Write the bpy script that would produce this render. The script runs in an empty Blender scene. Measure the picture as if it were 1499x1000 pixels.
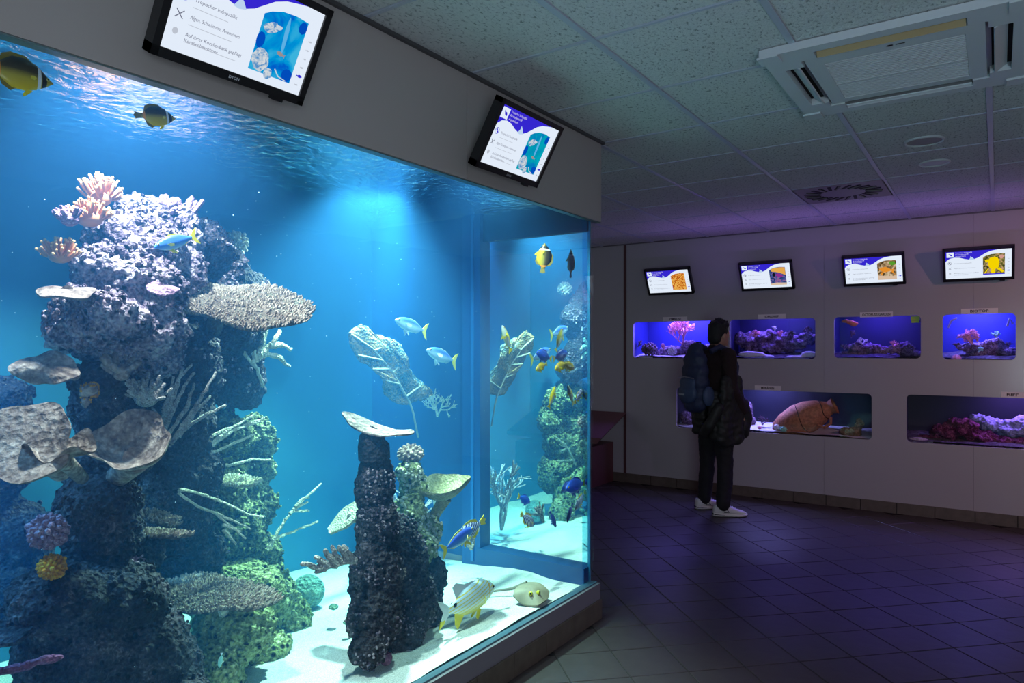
import bpy, bmesh, math, random
import numpy as np
from mathutils import Vector, Matrix, noise
rnd = random.Random(7)
S = bpy.context.scene
COL = S.collection
R_ = math.radians

# ------------------------------------------------------------------ camera
F = 1035.0; CX = 750.0; HY = 510.0; CAMZ = 1.46
TH = math.atan2(1460 - CX, F)
DV = Vector((-math.sin(TH), math.cos(TH), 0)); RV = Vector((math.cos(TH), math.sin(TH), 0)); UV = Vector((0, 0, 1))
cam = bpy.data.cameras.new('camera'); camo = bpy.data.objects.new('camera', cam); COL.objects.link(camo)
camo.location = (0, 0, CAMZ); camo.rotation_euler = (R_(90), 0, TH)
cam.sensor_width = 36.0; cam.lens = 36.0 * F / 1499.0; cam.shift_y = (HY - 500.0) / 1499.0
cam.shift_x = -(CX - 749.5) / 1499.0
cam.clip_start = 0.05; S.camera = camo

# ------------------------------------------------------------------ world, lamps, exposure
S.view_settings.view_transform = 'Standard'; S.view_settings.look = 'None'
S.view_settings.gamma = 1.0; S.view_settings.exposure = 0.0; S.view_settings.use_curve_mapping = False
S.cycles.use_denoising = True
S.cycles.caustics_reflective = False; S.cycles.caustics_refractive = False
S.cycles.max_bounces = 8; S.cycles.volume_bounces = 1; S.cycles.transparent_max_bounces = 16
S.cycles.glossy_bounces = 4; S.cycles.sample_clamp_indirect = 4.0
w = bpy.data.worlds.new('world'); S.world = w; w.use_nodes = True
w.node_tree.nodes['Background'].inputs[0].default_value = (0.50, 0.50, 0.58, 1)
w.node_tree.nodes['Background'].inputs[1].default_value = 0.165

def lamp(name, kind, loc, energy, color, size=0.1, target=None, spot=60, blend=0.5, sy=None):
    l = bpy.data.lights.new(name, kind); l.energy = energy; l.color = color
    if kind == 'AREA':
        l.size = size
        if sy: l.shape = 'RECTANGLE'; l.size_y = sy
    elif kind == 'SPOT':
        l.shadow_soft_size = size; l.spot_size = R_(spot); l.spot_blend = blend
    else:
        l.shadow_soft_size = size
    o = bpy.data.objects.new(name, l); COL.objects.link(o); o.location = loc
    if target is not None:
        d = Vector(target) - Vector(loc)
        o.rotation_euler = d.to_track_quat('-Z', 'Y').to_euler()
    return o

# spotlights hanging in the aquarium hood, above the water
lamp('hood_lamp', 'SPOT', (-2.24, 1.16, 2.52), 2257, (1.0, 0.84, 0.88), 0.04, (-2.40, 1.20, 0.9), 105, 0.4)
lamp('hood_lamp', 'SPOT', (-2.86, 3.0, 2.50), 7740, (0.30, 0.62, 1.0), 0.04, (-2.86, 2.80, 0.2), 30, 0.9)
lamp('hood_lamp', 'SPOT', (-2.66, 2.66, 2.52), 5375, (0.92, 1.0, 0.92), 0.04, (-2.48, 2.02, 0.3), 82, 0.7)
lamp('hood_lamp', 'SPOT', (-2.90, 0.25, 2.52), 3225, (0.24, 0.52, 1.0), 0.04, (-3.1, 0.45, 0.4), 85, 0.7)
lamp('hood_lamp', 'SPOT', (-1.90, 2.70, 2.52), 903, (0.94, 1.0, 0.96), 0.04, (-2.02, 2.85, 0.2), 108, 0.6)
# added fills: violet uplight before the small tanks, tinted spots off to the right
lamp('violet_fill', 'AREA', (-1.1, 6.45, 1.98), 3.6, (0.42, 0.20, 1.0), 3.0, (-1.1, 6.5, 3.6), sy=0.04)
lamp('side_fill', 'SPOT', (1.6, 4.9, 2.3), 60, (1.0, 0.40, 0.42), 0.03, (0.6, 7.0, 1.2), 100, 0.9)
lamp('side_fill', 'SPOT', (0.9, 2.2, 2.5), 42, (0.60, 0.38, 0.82), 0.03, (-0.9, 4.4, 0.0), 75, 0.9)
lamp('ceiling_fill', 'AREA', (0.9, -0.6, 1.2), 46, (0.68, 0.84, 0.95), 1.2, (-0.1, 2.2, 2.6))  # added soft fill behind the viewpoint, brightens the near ceiling

# ------------------------------------------------------------------ pixel -> point helpers (view rays met with real planes)
def ray(x, y): return DV + RV * ((x - CX) / F) + UV * ((HY - y) / F)
C0 = Vector((0, 0, CAMZ))
def onX(x, y, X): d = ray(x, y); return C0 + d * (X / d.x)
def onY(x, y, Y): d = ray(x, y); return C0 + d * (Y / d.y)
def onZ(x, y, Z): d = ray(x, y); return C0 + d * ((Z - CAMZ) / d.z)
def mpp(x, X): return (X / ray(x, HY).x) / F      # metres per pixel at that depth
def pix(p):
    q = Vector(p) - C0; z = q.dot(DV)
    if z < 0.05: return None
    return (CX + F * q.dot(RV) / z, HY - F * q.z / z)

# ------------------------------------------------------------------ object helpers
def tagp(o, label=None, cat=None, group=None, kind=None):
    if label: o['label'] = label
    if cat: o['category'] = cat
    if group: o['group'] = group
    if kind: o['kind'] = kind
    return o

def thing(name, label, cat, loc=(0, 0, 0), group=None):
    o = bpy.data.objects.new(name, None); COL.objects.link(o); o.location = loc
    o.empty_display_size = 0.05
    return tagp(o, label, cat, group)

def link_mesh(name, me, mat, parent=None, loc=None):
    o = bpy.data.objects.new(name, me); COL.objects.link(o)
    if mat is not None:
        mats = mat if isinstance(mat, (list, tuple)) else [mat]
        me.materials.clear()
        for m in mats: me.materials.append(m)
    if parent: o.parent = parent
    if loc is not None: o.location = loc
    return o

class MB:
    """collects geometry for ONE mesh"""
    def __init__(self): self.v = []; self.f = []; self.mi = []; self.cm = 0
    def add(self, vs, fs):
        b = len(self.v); self.v += [tuple(p) for p in vs]; self.f += [tuple(i + b for i in f) for f in fs]
        self.mi += [self.cm] * len(fs)
    def box(self, c, s, M=None):
        x, y, z = s[0] / 2, s[1] / 2, s[2] / 2
        vs = [Vector((sx * x, sy * y, sz * z)) for sz in (-1, 1) for sy in (-1, 1) for sx in (-1, 1)]
        if M is not None: vs = [M @ p for p in vs]
        c = Vector(c)
        self.add([p + c for p in vs], [(0, 2, 3, 1), (4, 5, 7, 6), (0, 1, 5, 4), (2, 6, 7, 3), (0, 4, 6, 2), (1, 3, 7, 5)])
    def bbox(self, a, b):
        self.box([(a[i] + b[i]) / 2 for i in range(3)], [abs(b[i] - a[i]) for i in range(3)])
    def rings(self, rings, cap=True, closed=True):
        n = len(rings[0]); vs = [p for r in rings for p in r]; fs = []
        for i in range(len(rings) - 1):
            for j in range(n if closed else n - 1):
                k = (j + 1) % n
                fs.append((i * n + j, i * n + k, (i + 1) * n + k, (i + 1) * n + j))
        if cap and closed:
            fs.append(tuple(range(n - 1, -1, -1))); fs.append(tuple((len(rings) - 1) * n + j for j in range(n)))
        self.add(vs, fs)
    def tube(self, pts, rad, n=6, tip=True):
        pts = [Vector(p) for p in pts]
        if not isinstance(rad, (list, tuple)): rad = [rad] * len(pts)
        rad = list(rad)
        if tip:
            d = (pts[-1] - pts[-2]).normalized(); pts.append(pts[-1] + d * rad[-1] * 0.7); rad.append(rad[-1] * 0.45)
        up = None; rs = []
        for i, p in enumerate(pts):
            t = (pts[min(i + 1, len(pts) - 1)] - pts[max(i - 1, 0)]).normalized()
            if up is None:
                up = t.orthogonal().normalized()
            else:
                up = (up - t * up.dot(t))
                up = up.normalized() if up.length > 1e-6 else t.orthogonal().normalized()
            s = t.cross(up)
            rs.append([p + (up * math.cos(2 * math.pi * j / n) + s * math.sin(2 * math.pi * j / n)) * rad[i] for j in range(n)])
        self.rings(rs)
    def ball(self, c, r, nu=10, nv=6, M=None):
        c = Vector(c); r = r if isinstance(r, (list, tuple)) else (r, r, r); vs = []; fs = []
        vs.append((0, 0, 1))
        for i in range(1, nv):
            a = math.pi * i / nv
            for j in range(nu):
                b = 2 * math.pi * j / nu
                vs.append((math.sin(a) * math.cos(b), math.sin(a) * math.sin(b), math.cos(a)))
        vs.append((0, 0, -1)); L = len(vs) - 1
        for j in range(nu): fs.append((0, 1 + j, 1 + (j + 1) % nu))
        for i in range(nv - 2):
            for j in range(nu):
                a = 1 + i * nu + j; b = 1 + i * nu + (j + 1) % nu
                fs.append((a, a + nu, b + nu, b))
        for j in range(nu): fs.append((L, 1 + (nv - 2) * nu + (j + 1) % nu, 1 + (nv - 2) * nu + j))
        out = []
        for p in vs:
            q = Vector((p[0] * r[0], p[1] * r[1], p[2] * r[2]))
            if M is not None: q = M @ q
            out.append(q + c)
        self.add(out, fs)
    def prism(self, poly, t, M=None, z0=0.0):
        """polygon in local xy, thickness t along z"""
        n = len(poly); vs = [Vector((p[0], p[1], z0)) for p in poly] + [Vector((p[0], p[1], z0 + t)) for p in poly]
        if M is not None: vs = [M @ p for p in vs]
        fs = [tuple(range(n - 1, -1, -1)), tuple(range(n, 2 * n))] + [(i, (i + 1) % n, n + (i + 1) % n, n + i) for i in range(n)]
        self.add(vs, fs)
    def lathe(self, prof, n=24, c=(0, 0, 0), M=None):
        c = Vector(c); rs = []
        for r, z in prof:
            ring = [Vector((r * math.cos(2 * math.pi * j / n), r * math.sin(2 * math.pi * j / n), z)) for j in range(n)]
            if M is not None: ring = [M @ p for p in ring]
            rs.append([p + c for p in ring])
        self.rings(rs)
    def build(self, name, mat, parent=None, smooth=True, world=True, loc=None):
        me = bpy.data.meshes.new(name)
        off = Vector((0, 0, 0))
        if world and parent is not None:
            p = parent
            while p is not None: off += p.location; p = p.parent
        elif world and loc is not None: off = Vector(loc)
        vs = [(p[0] - off.x, p[1] - off.y, p[2] - off.z) for p in self.v] if off.length > 0 else self.v
        me.from_pydata([tuple(p) for p in vs], [], self.f)
        if smooth: me.polygons.foreach_set('use_smooth', [True] * len(me.polygons))
        if any(self.mi): me.polygons.foreach_set('material_index', self.mi)
        me.update()
        o = link_mesh(name, me, mat, parent)
        if smooth: autosmooth(me)
        if world and parent is None and loc is not None: o.location = loc
        return o

def autosmooth(me, ang=40):
    bm = bmesh.new(); bm.from_mesh(me); bmesh.ops.recalc_face_normals(bm, faces=bm.faces)
    a = math.radians(ang)
    for e in bm.edges:
        if len(e.link_faces) == 2 and e.calc_face_angle(0) > a: e.smooth = False
    bm.to_mesh(me); bm.free()

def evaluated(me, mods):
    """mesh after temporary modifiers"""
    o = bpy.data.objects.new('temp', me); COL.objects.link(o); mods(o)
    dg = bpy.context.evaluated_depsgraph_get()
    out = bpy.data.meshes.new_from_object(o.evaluated_get(dg))
    bpy.data.objects.remove(o)
    return out

def text_mesh(s, size, bold=0.0):
    cu = bpy.data.curves.new('text', 'FONT'); cu.body = s; cu.size = size; cu.offset = bold; cu.resolution_u = 2
    o = bpy.data.objects.new('temp', cu); COL.objects.link(o)
    dg = bpy.context.evaluated_depsgraph_get()
    me = bpy.data.meshes.new_from_object(o.evaluated_get(dg))
    bpy.data.objects.remove(o); bpy.data.curves.remove(cu)
    return me

# ------------------------------------------------------------------ materials
MATS = {}
def nmat(name):
    m = bpy.data.materials.new(name); m.use_nodes = True
    nt = m.node_tree; b = nt.nodes['Principled BSDF']
    return m, nt, b
def col4(c): return (c[0], c[1], c[2], 1.0)
def plain(name, c, rough=0.5, metal=0.0, spec=0.5, bump=0.0, bscale=60.0, var=0.0):
    if name in MATS: return MATS[name]
    m, nt, b = nmat(name)
    b.inputs['Base Color'].default_value = col4(c); b.inputs['Roughness'].default_value = rough
    b.inputs['Metallic'].default_value = metal; b.inputs['Specular IOR Level'].default_value = spec
    if bump or var:
        tc = nt.nodes.new('ShaderNodeTexCoord'); n = nt.nodes.new('ShaderNodeTexNoise'); n.inputs['Scale'].default_value = bscale
        n.inputs['Detail'].default_value = 3; nt.links.new(tc.outputs['Object'], n.inputs['Vector'])
        if bump:
            bp = nt.nodes.new('ShaderNodeBump'); bp.inputs['Strength'].default_value = bump; bp.inputs['Distance'].default_value = 0.01
            nt.links.new(n.outputs['Fac'], bp.inputs['Height']); nt.links.new(bp.outputs['Normal'], b.inputs['Normal'])
        if var:
            r = nt.nodes.new('ShaderNodeValToRGB'); r.color_ramp.elements[0].position = 0.3; r.color_ramp.elements[1].position = 0.7
            r.color_ramp.elements[0].color = col4([x * (1 - var) for x in c]); r.color_ramp.elements[1].color = col4([min(1, x * (1 + var)) for x in c])
            nt.links.new(n.outputs['Fac'], r.inputs['Fac']); nt.links.new(r.outputs['Color'], b.inputs['Base Color'])
    MATS[name] = m; return m
def glow(name, c, s=1.0):
    if name in MATS: return MATS[name]
    m = bpy.data.materials.new(name); m.use_nodes = True; nt = m.node_tree; nt.nodes.clear()
    e = nt.nodes.new('ShaderNodeEmission'); e.inputs[0].default_value = col4(c); e.inputs[1].default_value = s
    o = nt.nodes.new('ShaderNodeOutputMaterial'); nt.links.new(e.outputs[0], o.inputs[0]); MATS[name] = m; return m
def ramp(nt, src, stops):
    r = nt.nodes.new('ShaderNodeValToRGB'); cr = r.color_ramp
    while len(cr.elements) < len(stops): cr.elements.new(0.5)
    for e, (p, c) in zip(cr.elements, stops): e.position = p; e.color = col4(c)
    nt.links.new(src, r.inputs['Fac']); return r.outputs['Color']
def rocky(name, stops, scale=9.0, bump=0.9, bscale=55.0, rough=0.9, holes=False, dist=0.02):
    """mottled reef rock: large patches, small specks and pits"""
    if name in MATS: return MATS[name]
    m, nt, b = nmat(name); L = nt.links.new
    tc = nt.nodes.new('ShaderNodeTexCoord')
    n1 = nt.nodes.new('ShaderNodeTexNoise'); n1.inputs['Scale'].default_value = scale; n1.inputs['Detail'].default_value = 8; n1.inputs['Roughness'].default_value = 0.72
    v = nt.nodes.new('ShaderNodeTexVoronoi'); v.inputs['Scale'].default_value = bscale
    n2 = nt.nodes.new('ShaderNodeTexNoise'); n2.inputs['Scale'].default_value = bscale * 1.6; n2.inputs['Detail'].default_value = 4
    for t in (n1, v, n2): L(tc.outputs['Object'], t.inputs['Vector'])
    mx = nt.nodes.new('ShaderNodeMath'); mx.operation = 'MULTIPLY_ADD'; L(n2.outputs['Fac'], mx.inputs[0]); mx.inputs[1].default_value = 0.55
    sb = nt.nodes.new('ShaderNodeMath'); sb.operation = 'MULTIPLY_ADD'; L(n1.outputs['Fac'], sb.inputs[0]); sb.inputs[1].default_value = 0.9; sb.inputs[2].default_value = -0.22
    L(sb.outputs[0], mx.inputs[2])
    colr = ramp(nt, mx.outputs[0], stops)
    hh = nt.nodes.new('ShaderNodeMath'); hh.operation = 'ADD'; L(v.outputs['Distance'], hh.inputs[0]); L(n2.outputs['Fac'], hh.inputs[1])
    hout = hh.outputs[0]
    if holes:
        v2 = nt.nodes.new('ShaderNodeTexVoronoi'); v2.inputs['Scale'].default_value = bscale * 0.5; L(tc.outputs['Object'], v2.inputs['Vector'])
        pit = nt.nodes.new('ShaderNodeMapRange'); pit.inputs['From Min'].default_value = 0.16; pit.inputs['From Max'].default_value = 0.30; L(v2.outputs['Distance'], pit.inputs['Value'])
        mk = nt.nodes.new('ShaderNodeMix'); mk.data_type = 'RGBA'; mk.inputs[6].default_value = (0.008, 0.007, 0.010, 1); L(pit.outputs[0], mk.inputs[0]); L(colr, mk.inputs[7]); colr = mk.outputs[2]
        h2 = nt.nodes.new('ShaderNodeMath'); h2.operation = 'MULTIPLY_ADD'; L(pit.outputs[0], h2.inputs[0]); h2.inputs[1].default_value = 0.8; L(hout, h2.inputs[2]); hout = h2.outputs[0]
    L(colr, b.inputs['Base Color'])
    bp = nt.nodes.new('ShaderNodeBump'); bp.inputs['Strength'].default_value = bump; bp.inputs['Distance'].default_value = dist
    L(hout, bp.inputs['Height']); L(bp.outputs['Normal'], b.inputs['Normal'])
    b.inputs['Roughness'].default_value = rough; b.inputs['Specular IOR Level'].default_value = 0.2
    MATS[name] = m; return m

def pane_material(name, tint, gloss, rough=0.0):
    """clear sheet: transparent with a Fresnel-like mirror share"""
    m = bpy.data.materials.new(name); m.use_nodes = True; nt = m.node_tree; nt.nodes.clear(); L = nt.links.new
    t = nt.nodes.new('ShaderNodeBsdfTransparent'); t.inputs[0].default_value = col4(tint)
    g = nt.nodes.new('ShaderNodeBsdfGlossy'); g.inputs['Roughness'].default_value = rough
    mx = nt.nodes.new('ShaderNodeMixShader'); o = nt.nodes.new('ShaderNodeOutputMaterial')
    if gloss is None:
        lw = nt.nodes.new('ShaderNodeLayerWeight'); lw.inputs['Blend'].default_value = 0.5
        pw = nt.nodes.new('ShaderNodeMath'); pw.operation = 'POWER'; L(lw.outputs['Facing'], pw.inputs[0]); pw.inputs[1].default_value = 5.0
        ma = nt.nodes.new('ShaderNodeMath'); ma.operation = 'MULTIPLY_ADD'; L(pw.outputs[0], ma.inputs[0]); ma.inputs[1].default_value = 0.6; ma.inputs[2].default_value = 0.02
        L(ma.outputs[0], mx.inputs[0])
    else: mx.inputs[0].default_value = gloss
    L(t.outputs[0], mx.inputs[1]); L(g.outputs[0], mx.inputs[2]); L(mx.outputs[0], o.inputs[0])
    return m, nt, g

WALL = plain('wall_laminate', (0.42, 0.405, 0.43), 0.20, bump=0.02, bscale=300)
HEADER = plain('header_panel', (0.37, 0.33, 0.325), 0.42, bump=0.03, bscale=250)
DARK = plain('black_plastic', (0.012, 0.012, 0.014), 0.35)
BLACK = plain('matt_black', (0.006, 0.006, 0.007), 0.8)
WHITEP = plain('white_plastic', (0.55, 0.58, 0.62), 0.45)
GROUT = plain('grout', (0.02, 0.018, 0.02), 0.9)
FTILE = plain('floor_tile', (0.046, 0.036, 0.040), 0.40, bump=0.12, bscale=14, var=0.12)
BTILE = plain('base_tile', (0.11, 0.085, 0.07), 0.5, bump=0.1, bscale=20, var=0.15)
GRID = plain('ceiling_grid', (0.42, 0.45, 0.55), 0.4)
METAL = plain('brushed_metal', (0.35, 0.36, 0.4), 0.35, metal=0.8)

def ceiling_tile_material():
    m, nt, b = nmat('ceiling_tile'); L = nt.links.new
    tc = nt.nodes.new('ShaderNodeTexCoord')
    mp = nt.nodes.new('ShaderNodeMapping'); mp.inputs['Scale'].default_value = (1.0, 0.55, 1.0); L(tc.outputs['Object'], mp.inputs['Vector'])
    oi = nt.nodes.new('ShaderNodeObjectInfo'); ad = nt.nodes.new('ShaderNodeVectorMath'); ad.operation = 'ADD'
    sc = nt.nodes.new('ShaderNodeVectorMath'); sc.operation = 'SCALE'; sc.inputs['Scale'].default_value = 0.37; L(oi.outputs['Location'], sc.inputs[0])
    L(mp.outputs[0], ad.inputs[0]); L(sc.outputs[0], ad.inputs[1])
    n = nt.nodes.new('ShaderNodeTexNoise'); n.inputs['Scale'].default_value = 105; n.inputs['Detail'].default_value = 2.5; n.inputs['Distortion'].default_value = 0.8
    L(ad.outputs[0], n.inputs['Vector'])
    c = ramp(nt, n.outputs['Fac'], [(0.32, (0.24, 0.26, 0.27)), (0.42, (0.54, 0.55, 0.57)), (0.6, (0.60, 0.61, 0.62))])
    L(c, b.inputs['Base Color'])
    bp = nt.nodes.new('ShaderNodeBump'); bp.inputs['Strength'].default_value = 0.7; bp.inputs['Distance'].default_value = 0.006
    L(n.outputs['Fac'], bp.inputs['Height']); L(bp.outputs['Normal'], b.inputs['Normal']); b.inputs['Roughness'].default_value = 0.9
    return m
CTILE = ceiling_tile_material()

# ------------------------------------------------------------------ room: floor, ceiling, back wall
CEIL = 2.6; BW = 7.08
XR = 2.0; XL = -4.6; YN = -1.2
fl = MB(); fl.bbox((XL, YN, -0.06), (XR, BW + 0.7, -0.006)); floor = fl.build('floor', GROUT, smooth=False); tagp(floor, kind='structure')
# diagonal floor tiles
P = 0.195; side = P * math.sqrt(2) - 0.005
tm = MB(); Mz = Matrix.Rotation(R_(45), 3, 'Z'); h = side / 2; bv = 0.002
tv = [(-h, -h, -0.008), (h, -h, -0.008), (h, h, -0.008), (-h, h, -0.008), (-h, -h, -bv), (h, -h, -bv), (h, h, -bv), (-h, h, -bv),
      (-h + bv, -h + bv, 0), (h - bv, -h + bv, 0), (h - bv, h - bv, 0), (-h + bv, h - bv, 0)]
tm.add([Mz @ Vector(p) for p in tv], [(0, 1, 5, 4), (1, 2, 6, 5), (2, 3, 7, 6), (3, 0, 4, 7), (4, 5, 9, 8), (5, 6, 10, 9), (6, 7, 11, 10), (7, 4, 8, 11), (8, 9, 10, 11)])
proto = tm.build('tile', FTILE, floor, smooth=False)
tile_me = proto.data; bpy.data.objects.remove(proto)
cells = []
for i in range(-22, 14):
    for j in range(-32, 18):
        if (i + j) % 2: continue
        x = -0.175 + (i + 0.0) * P; y = 4.449 + j * P + P    # tile centres sit between the lattice corners
        if y > BW + 0.05 or y < YN or x > XR or x < XL: continue
        if x < -1.80 and y < 3.36: continue
        q = pix((x, y, 0)); vis = q is not None and -60 < q[0] < 1560 and q[1] < 1060
        cells.append((0 if vis else 1, math.hypot(x, y), x, y))
cells.sort()
rest = MB()
for k, (nv, d, x, y) in enumerate(cells):
    if nv == 0 and k < 290:
        o = bpy.data.objects.new('tile', tile_me); COL.objects.link(o); o.parent = floor; o.location = (x, y, rnd.uniform(-0.0006, 0.0006))
    else:
        rest.add([Mz @ Vector(p) + Vector((x, y, 0)) for p in tv], [(0, 1, 5, 4), (1, 2, 6, 5), (2, 3, 7, 6), (3, 0, 4, 7), (4, 5, 9, 8), (5, 6, 10, 9), (6, 7, 11, 10), (7, 4, 8, 11), (8, 9, 10, 11)])
if rest.v: tagp(rest.build('tiles_beyond', FTILE, floor, smooth=False), kind='stuff')

# suspended ceiling
cb = MB(); cb.bbox((XL, YN, CEIL + 0.03), (XR, BW + 0.7, CEIL + 0.10)); ceil = cb.build('ceiling', plain('void', (0.1, 0.1, 0.11), 0.9), smooth=False); tagp(ceil, kind='structure')
ct = MB(); a = 0.292
ct.add([(-a, -a, 0.02), (a, -a, 0.02), (a, a, 0.02), (-a, a, 0.02), (-a, -a, 0.004), (a, -a, 0.004), (a, a, 0.004), (-a, a, 0.004), (-a + .006, -a + .006, 0), (a - .006, -a + .006, 0), (a - .006, a - .006, 0), (-a + .006, a - .006, 0)],
       [(1, 0, 4, 5), (2, 1, 5, 6), (3, 2, 6, 7), (0, 3, 7, 4), (5, 4, 8, 9), (6, 5, 9, 10), (7, 6, 10, 11), (4, 7, 11, 8), (11, 10, 9, 8)])
pr = ct.build('tile', CTILE, ceil, smooth=False, world=False); ct_me = pr.data; bpy.data.objects.remove(pr)
GX0 = -0.03; GY0 = 2.32
AC = (-0.325, 3.18)
for i in range(-8, 4):
    for j in range(-6, 9):
        x = GX0 - 0.3 + i * 0.6; y = GY0 + 0.3 + j * 0.6
        if x > XR or x < XL or y < YN or y > BW: continue
        if x < -1.83 and y < 3.5: continue
        if abs(x + 0.93) < 0.1 and abs(y - 5.62) < 0.1: continue          # air diffuser sits here
        o = bpy.data.objects.new('tile', ct_me); COL.objects.link(o); o.parent = ceil; o.location = (x, y, CEIL)
for i in range(-7, 4):
    x = GX0 + i * 0.6
    m = MB(); m.bbox((x - 0.012, YN if x > -1.8 else 3.5, CEIL - 0.006), (x + 0.012, BW, CEIL + 0.012)); m.build('main_runner', GRID, ceil, smooth=False)
for j in range(-5, 9):
    y = GY0 + j * 0.6
    m = MB(); m.bbox((XL if y > 3.4 else -1.8, y - 0.007, CEIL - 0.003), (XR, y + 0.007, CEIL + 0.012)); m.build('cross_runner', GRID, ceil, smooth=False)

# back wall with rounded openings, split into panels at its joints
def rrect(x0, x1, z0, z1, r, n=5):
    pts = []
    for cx, cz, a0 in ((x1 - r, z1 - r, 0), (x0 + r, z1 - r, 90), (x0 + r, z0 + r, 180), (x1 - r, z0 + r, 270)):
        for k in range(n + 1):
            a = R_(a0 + 90 * k / n); pts.append((cx + r * math.cos(a), cz + r * math.sin(a)))
    return pts
WIN = {1: (-3.263, -2.375, 1.356, 1.742), 2: (-2.215, -1.409, 1.36, 1.745), 3: (-1.246, -0.549, 1.371, 1.748), 4: (-0.386, 0.124, 1.365, 1.748),
       5: (-2.774, -0.933, 0.635, 1.05), 6: (-0.658, 0.95, 0.638, 1.055)}
def flat_with_holes(outer, holes, thick):
    cu = bpy.data.curves.new('temp', 'CURVE'); cu.dimensions = '2D'; cu.fill_mode = 'BOTH'; cu.extrude = thick / 2
    for poly in [outer] + holes:
        sp = cu.splines.new('POLY'); sp.points.add(len(poly) - 1); sp.use_cyclic_u = True
        for p, q in zip(sp.points, poly): p.co = (q[0], q[1], 0, 1)
    o = bpy.data.objects.new('temp', cu); COL.objects.link(o)
    me = bpy.data.meshes.new_from_object(o.evaluated_get(bpy.context.evaluated_depsgraph_get()))
    bpy.data.objects.remove(o); bpy.data.curves.remove(cu); return me
wm = flat_with_holes([(XL, 0), (XR, 0), (XR, CEIL + 0.02), (XL, CEIL + 0.02)], [rrect(*WIN[k], 0.035) for k in WIN], 0.03)
wm.transform(Matrix.Translation((0, BW + 0.015, 0)) @ Matrix.Rotation(R_(90), 4, 'X'))
SEAMS = [XL - 1, -3.36, -1.33, -0.165, XR + 1]
wallb = MB(); wallb.bbox((XL, BW + 0.001, CEIL + 0.02), (XR, BW + 0.03, CEIL + 0.10)); wall_back = wallb.build('wall_back', BLACK, smooth=False); tagp(wall_back, kind='structure')
for k in range(4):
    bm = bmesh.new(); bm.from_mesh(wm)
    for xc, no in ((SEAMS[k] + 0.0009, (-1, 0, 0)), (SEAMS[k + 1] - 0.0009, (1, 0, 0))):
        g = bm.verts[:] + bm.edges[:] + bm.faces[:]
        bmesh.ops.bisect_plane(bm, geom=g, plane_co=(xc, 0, 0), plane_no=no, clear_outer=True)
    me = bpy.data.meshes.new('panel'); bm.to_mesh(me); bm.free(); link_mesh('panel', me, WALL, wall_back)
jm = MB(); jm.bbox((-3.375, BW - 0.006, 0), (-3.345, BW + 0.02, CEIL)); jm.build('joint_strip', plain('red_brown_strip', (0.09, 0.035, 0.04), 0.4), wall_back, smooth=False)
for sx in (-1.33, -0.165):
    jm = MB(); jm.bbox((sx - 0.003, BW + 0.02, 0), (sx + 0.003, BW + 0.03, 0.63)); jm.build('joint_backing', BLACK, wall_back, smooth=False)
# skirting tiles
bb = MB(); bb.bbox((XL, BW - 0.008, 0), (XR, BW, 0.095)); base_back = bb.build('baseboard_back', GROUT, smooth=False); tagp(base_back, kind='structure')
x = -0.153
xs = [-0.153 + 0.29 * k for k in range(-16, 8)]
for x0 in xs:
    if x0 < XL or x0 + 0.29 > XR: continue
    m = MB(); m.bbox((x0 + 0.003, BW - 0.016, 0.0), (x0 + 0.287, BW - 0.006, 0.097)); m.build('tile', BTILE, base_back, smooth=False)
# ceiling edge trims
m = MB(); m.bbox((XL, BW - 0.02, CEIL - 0.01), (XR, BW, CEIL)); tagp(m.build('trim_1', plain('edge_trim', (0.12, 0.11, 0.13), 0.5), smooth=False), kind='structure')

# ------------------------------------------------------------------ the big aquarium
GXF = -1.81          # front pane
TYE = 3.40           # inner face of the end pane
TXB = -3.45          # painted back panel
TYN = -0.9           # near end, outside the frame
WZ = 2.23            # water level
aq = thing('aquarium', 'large walk-up reef aquarium with bright blue water, grey header and plinth', 'aquarium', (-2.6, 1.5, 0))
def aqbox(name, a, b, mat, smooth=False):
    m = MB(); m.bbox(a, b); return m.build(name, mat, aq, smooth)
PL = plain('plinth_panel', (0.20, 0.18, 0.22), 0.4, bump=0.02, bscale=200)
# header in two panels with a joint
h1 = aqbox('header_panel', (-1.809, TYN, 2.155), (-1.80, 2.292, CEIL), HEADER)
h2 = aqbox('header_panel', (-1.809, 2.296, 2.155), (-1.80, 3.49, CEIL), HEADER)
aqbox('header_end', (-3.6, 3.46, 2.155), (-1.80, 3.49, CEIL), HEADER)
aqbox('header_edge', (-1.835, TYN, 2.150), (-1.802, 3.488, 2.154), plain('edge_teal', (0.10, 0.16, 0.17), 0.35))
aqbox('ceiling_angle', (-1.80, TYN, CEIL - 0.016), (-1.785, 3.505, CEIL - 0.003), plain('angle_dark', (0.06, 0.06, 0.065), 0.5))
aqbox('ceiling_angle', (-3.6, 3.49, CEIL - 0.016), (-1.785, 3.505, CEIL - 0.003), plain('angle_dark', (0.06, 0.06, 0.065), 0.5))
# plinth
aqbox('plinth', (-1.81, TYN, 0.10), (-1.775, 3.43, 0.188), PL)
aqbox('plinth', (-3.6, 3.40, 0.10), (-1.811, 3.43, 0.188), PL)
aqbox('plinth_core', (-3.58, TYN, 0.0), (-1.782, 3.422, 0.10), GROUT)
y = 3.432
k = 0
while y > 0.8:
    y0 = y - (0.30 if k == 0 else 0.272)
    aqbox('base_tile', (-1.79, y0 + 0.002, 0.0), (-1.764, y - 0.002, 0.103), BTILE); y = y0; k += 1
for k in range(6):
    aqbox('base_tile', (-1.782 - 0.29 * (k + 1), 3.42, 0.0), (-1.782 - 0.29 * k - 0.004, 3.44, 0.103), BTILE)
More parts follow.
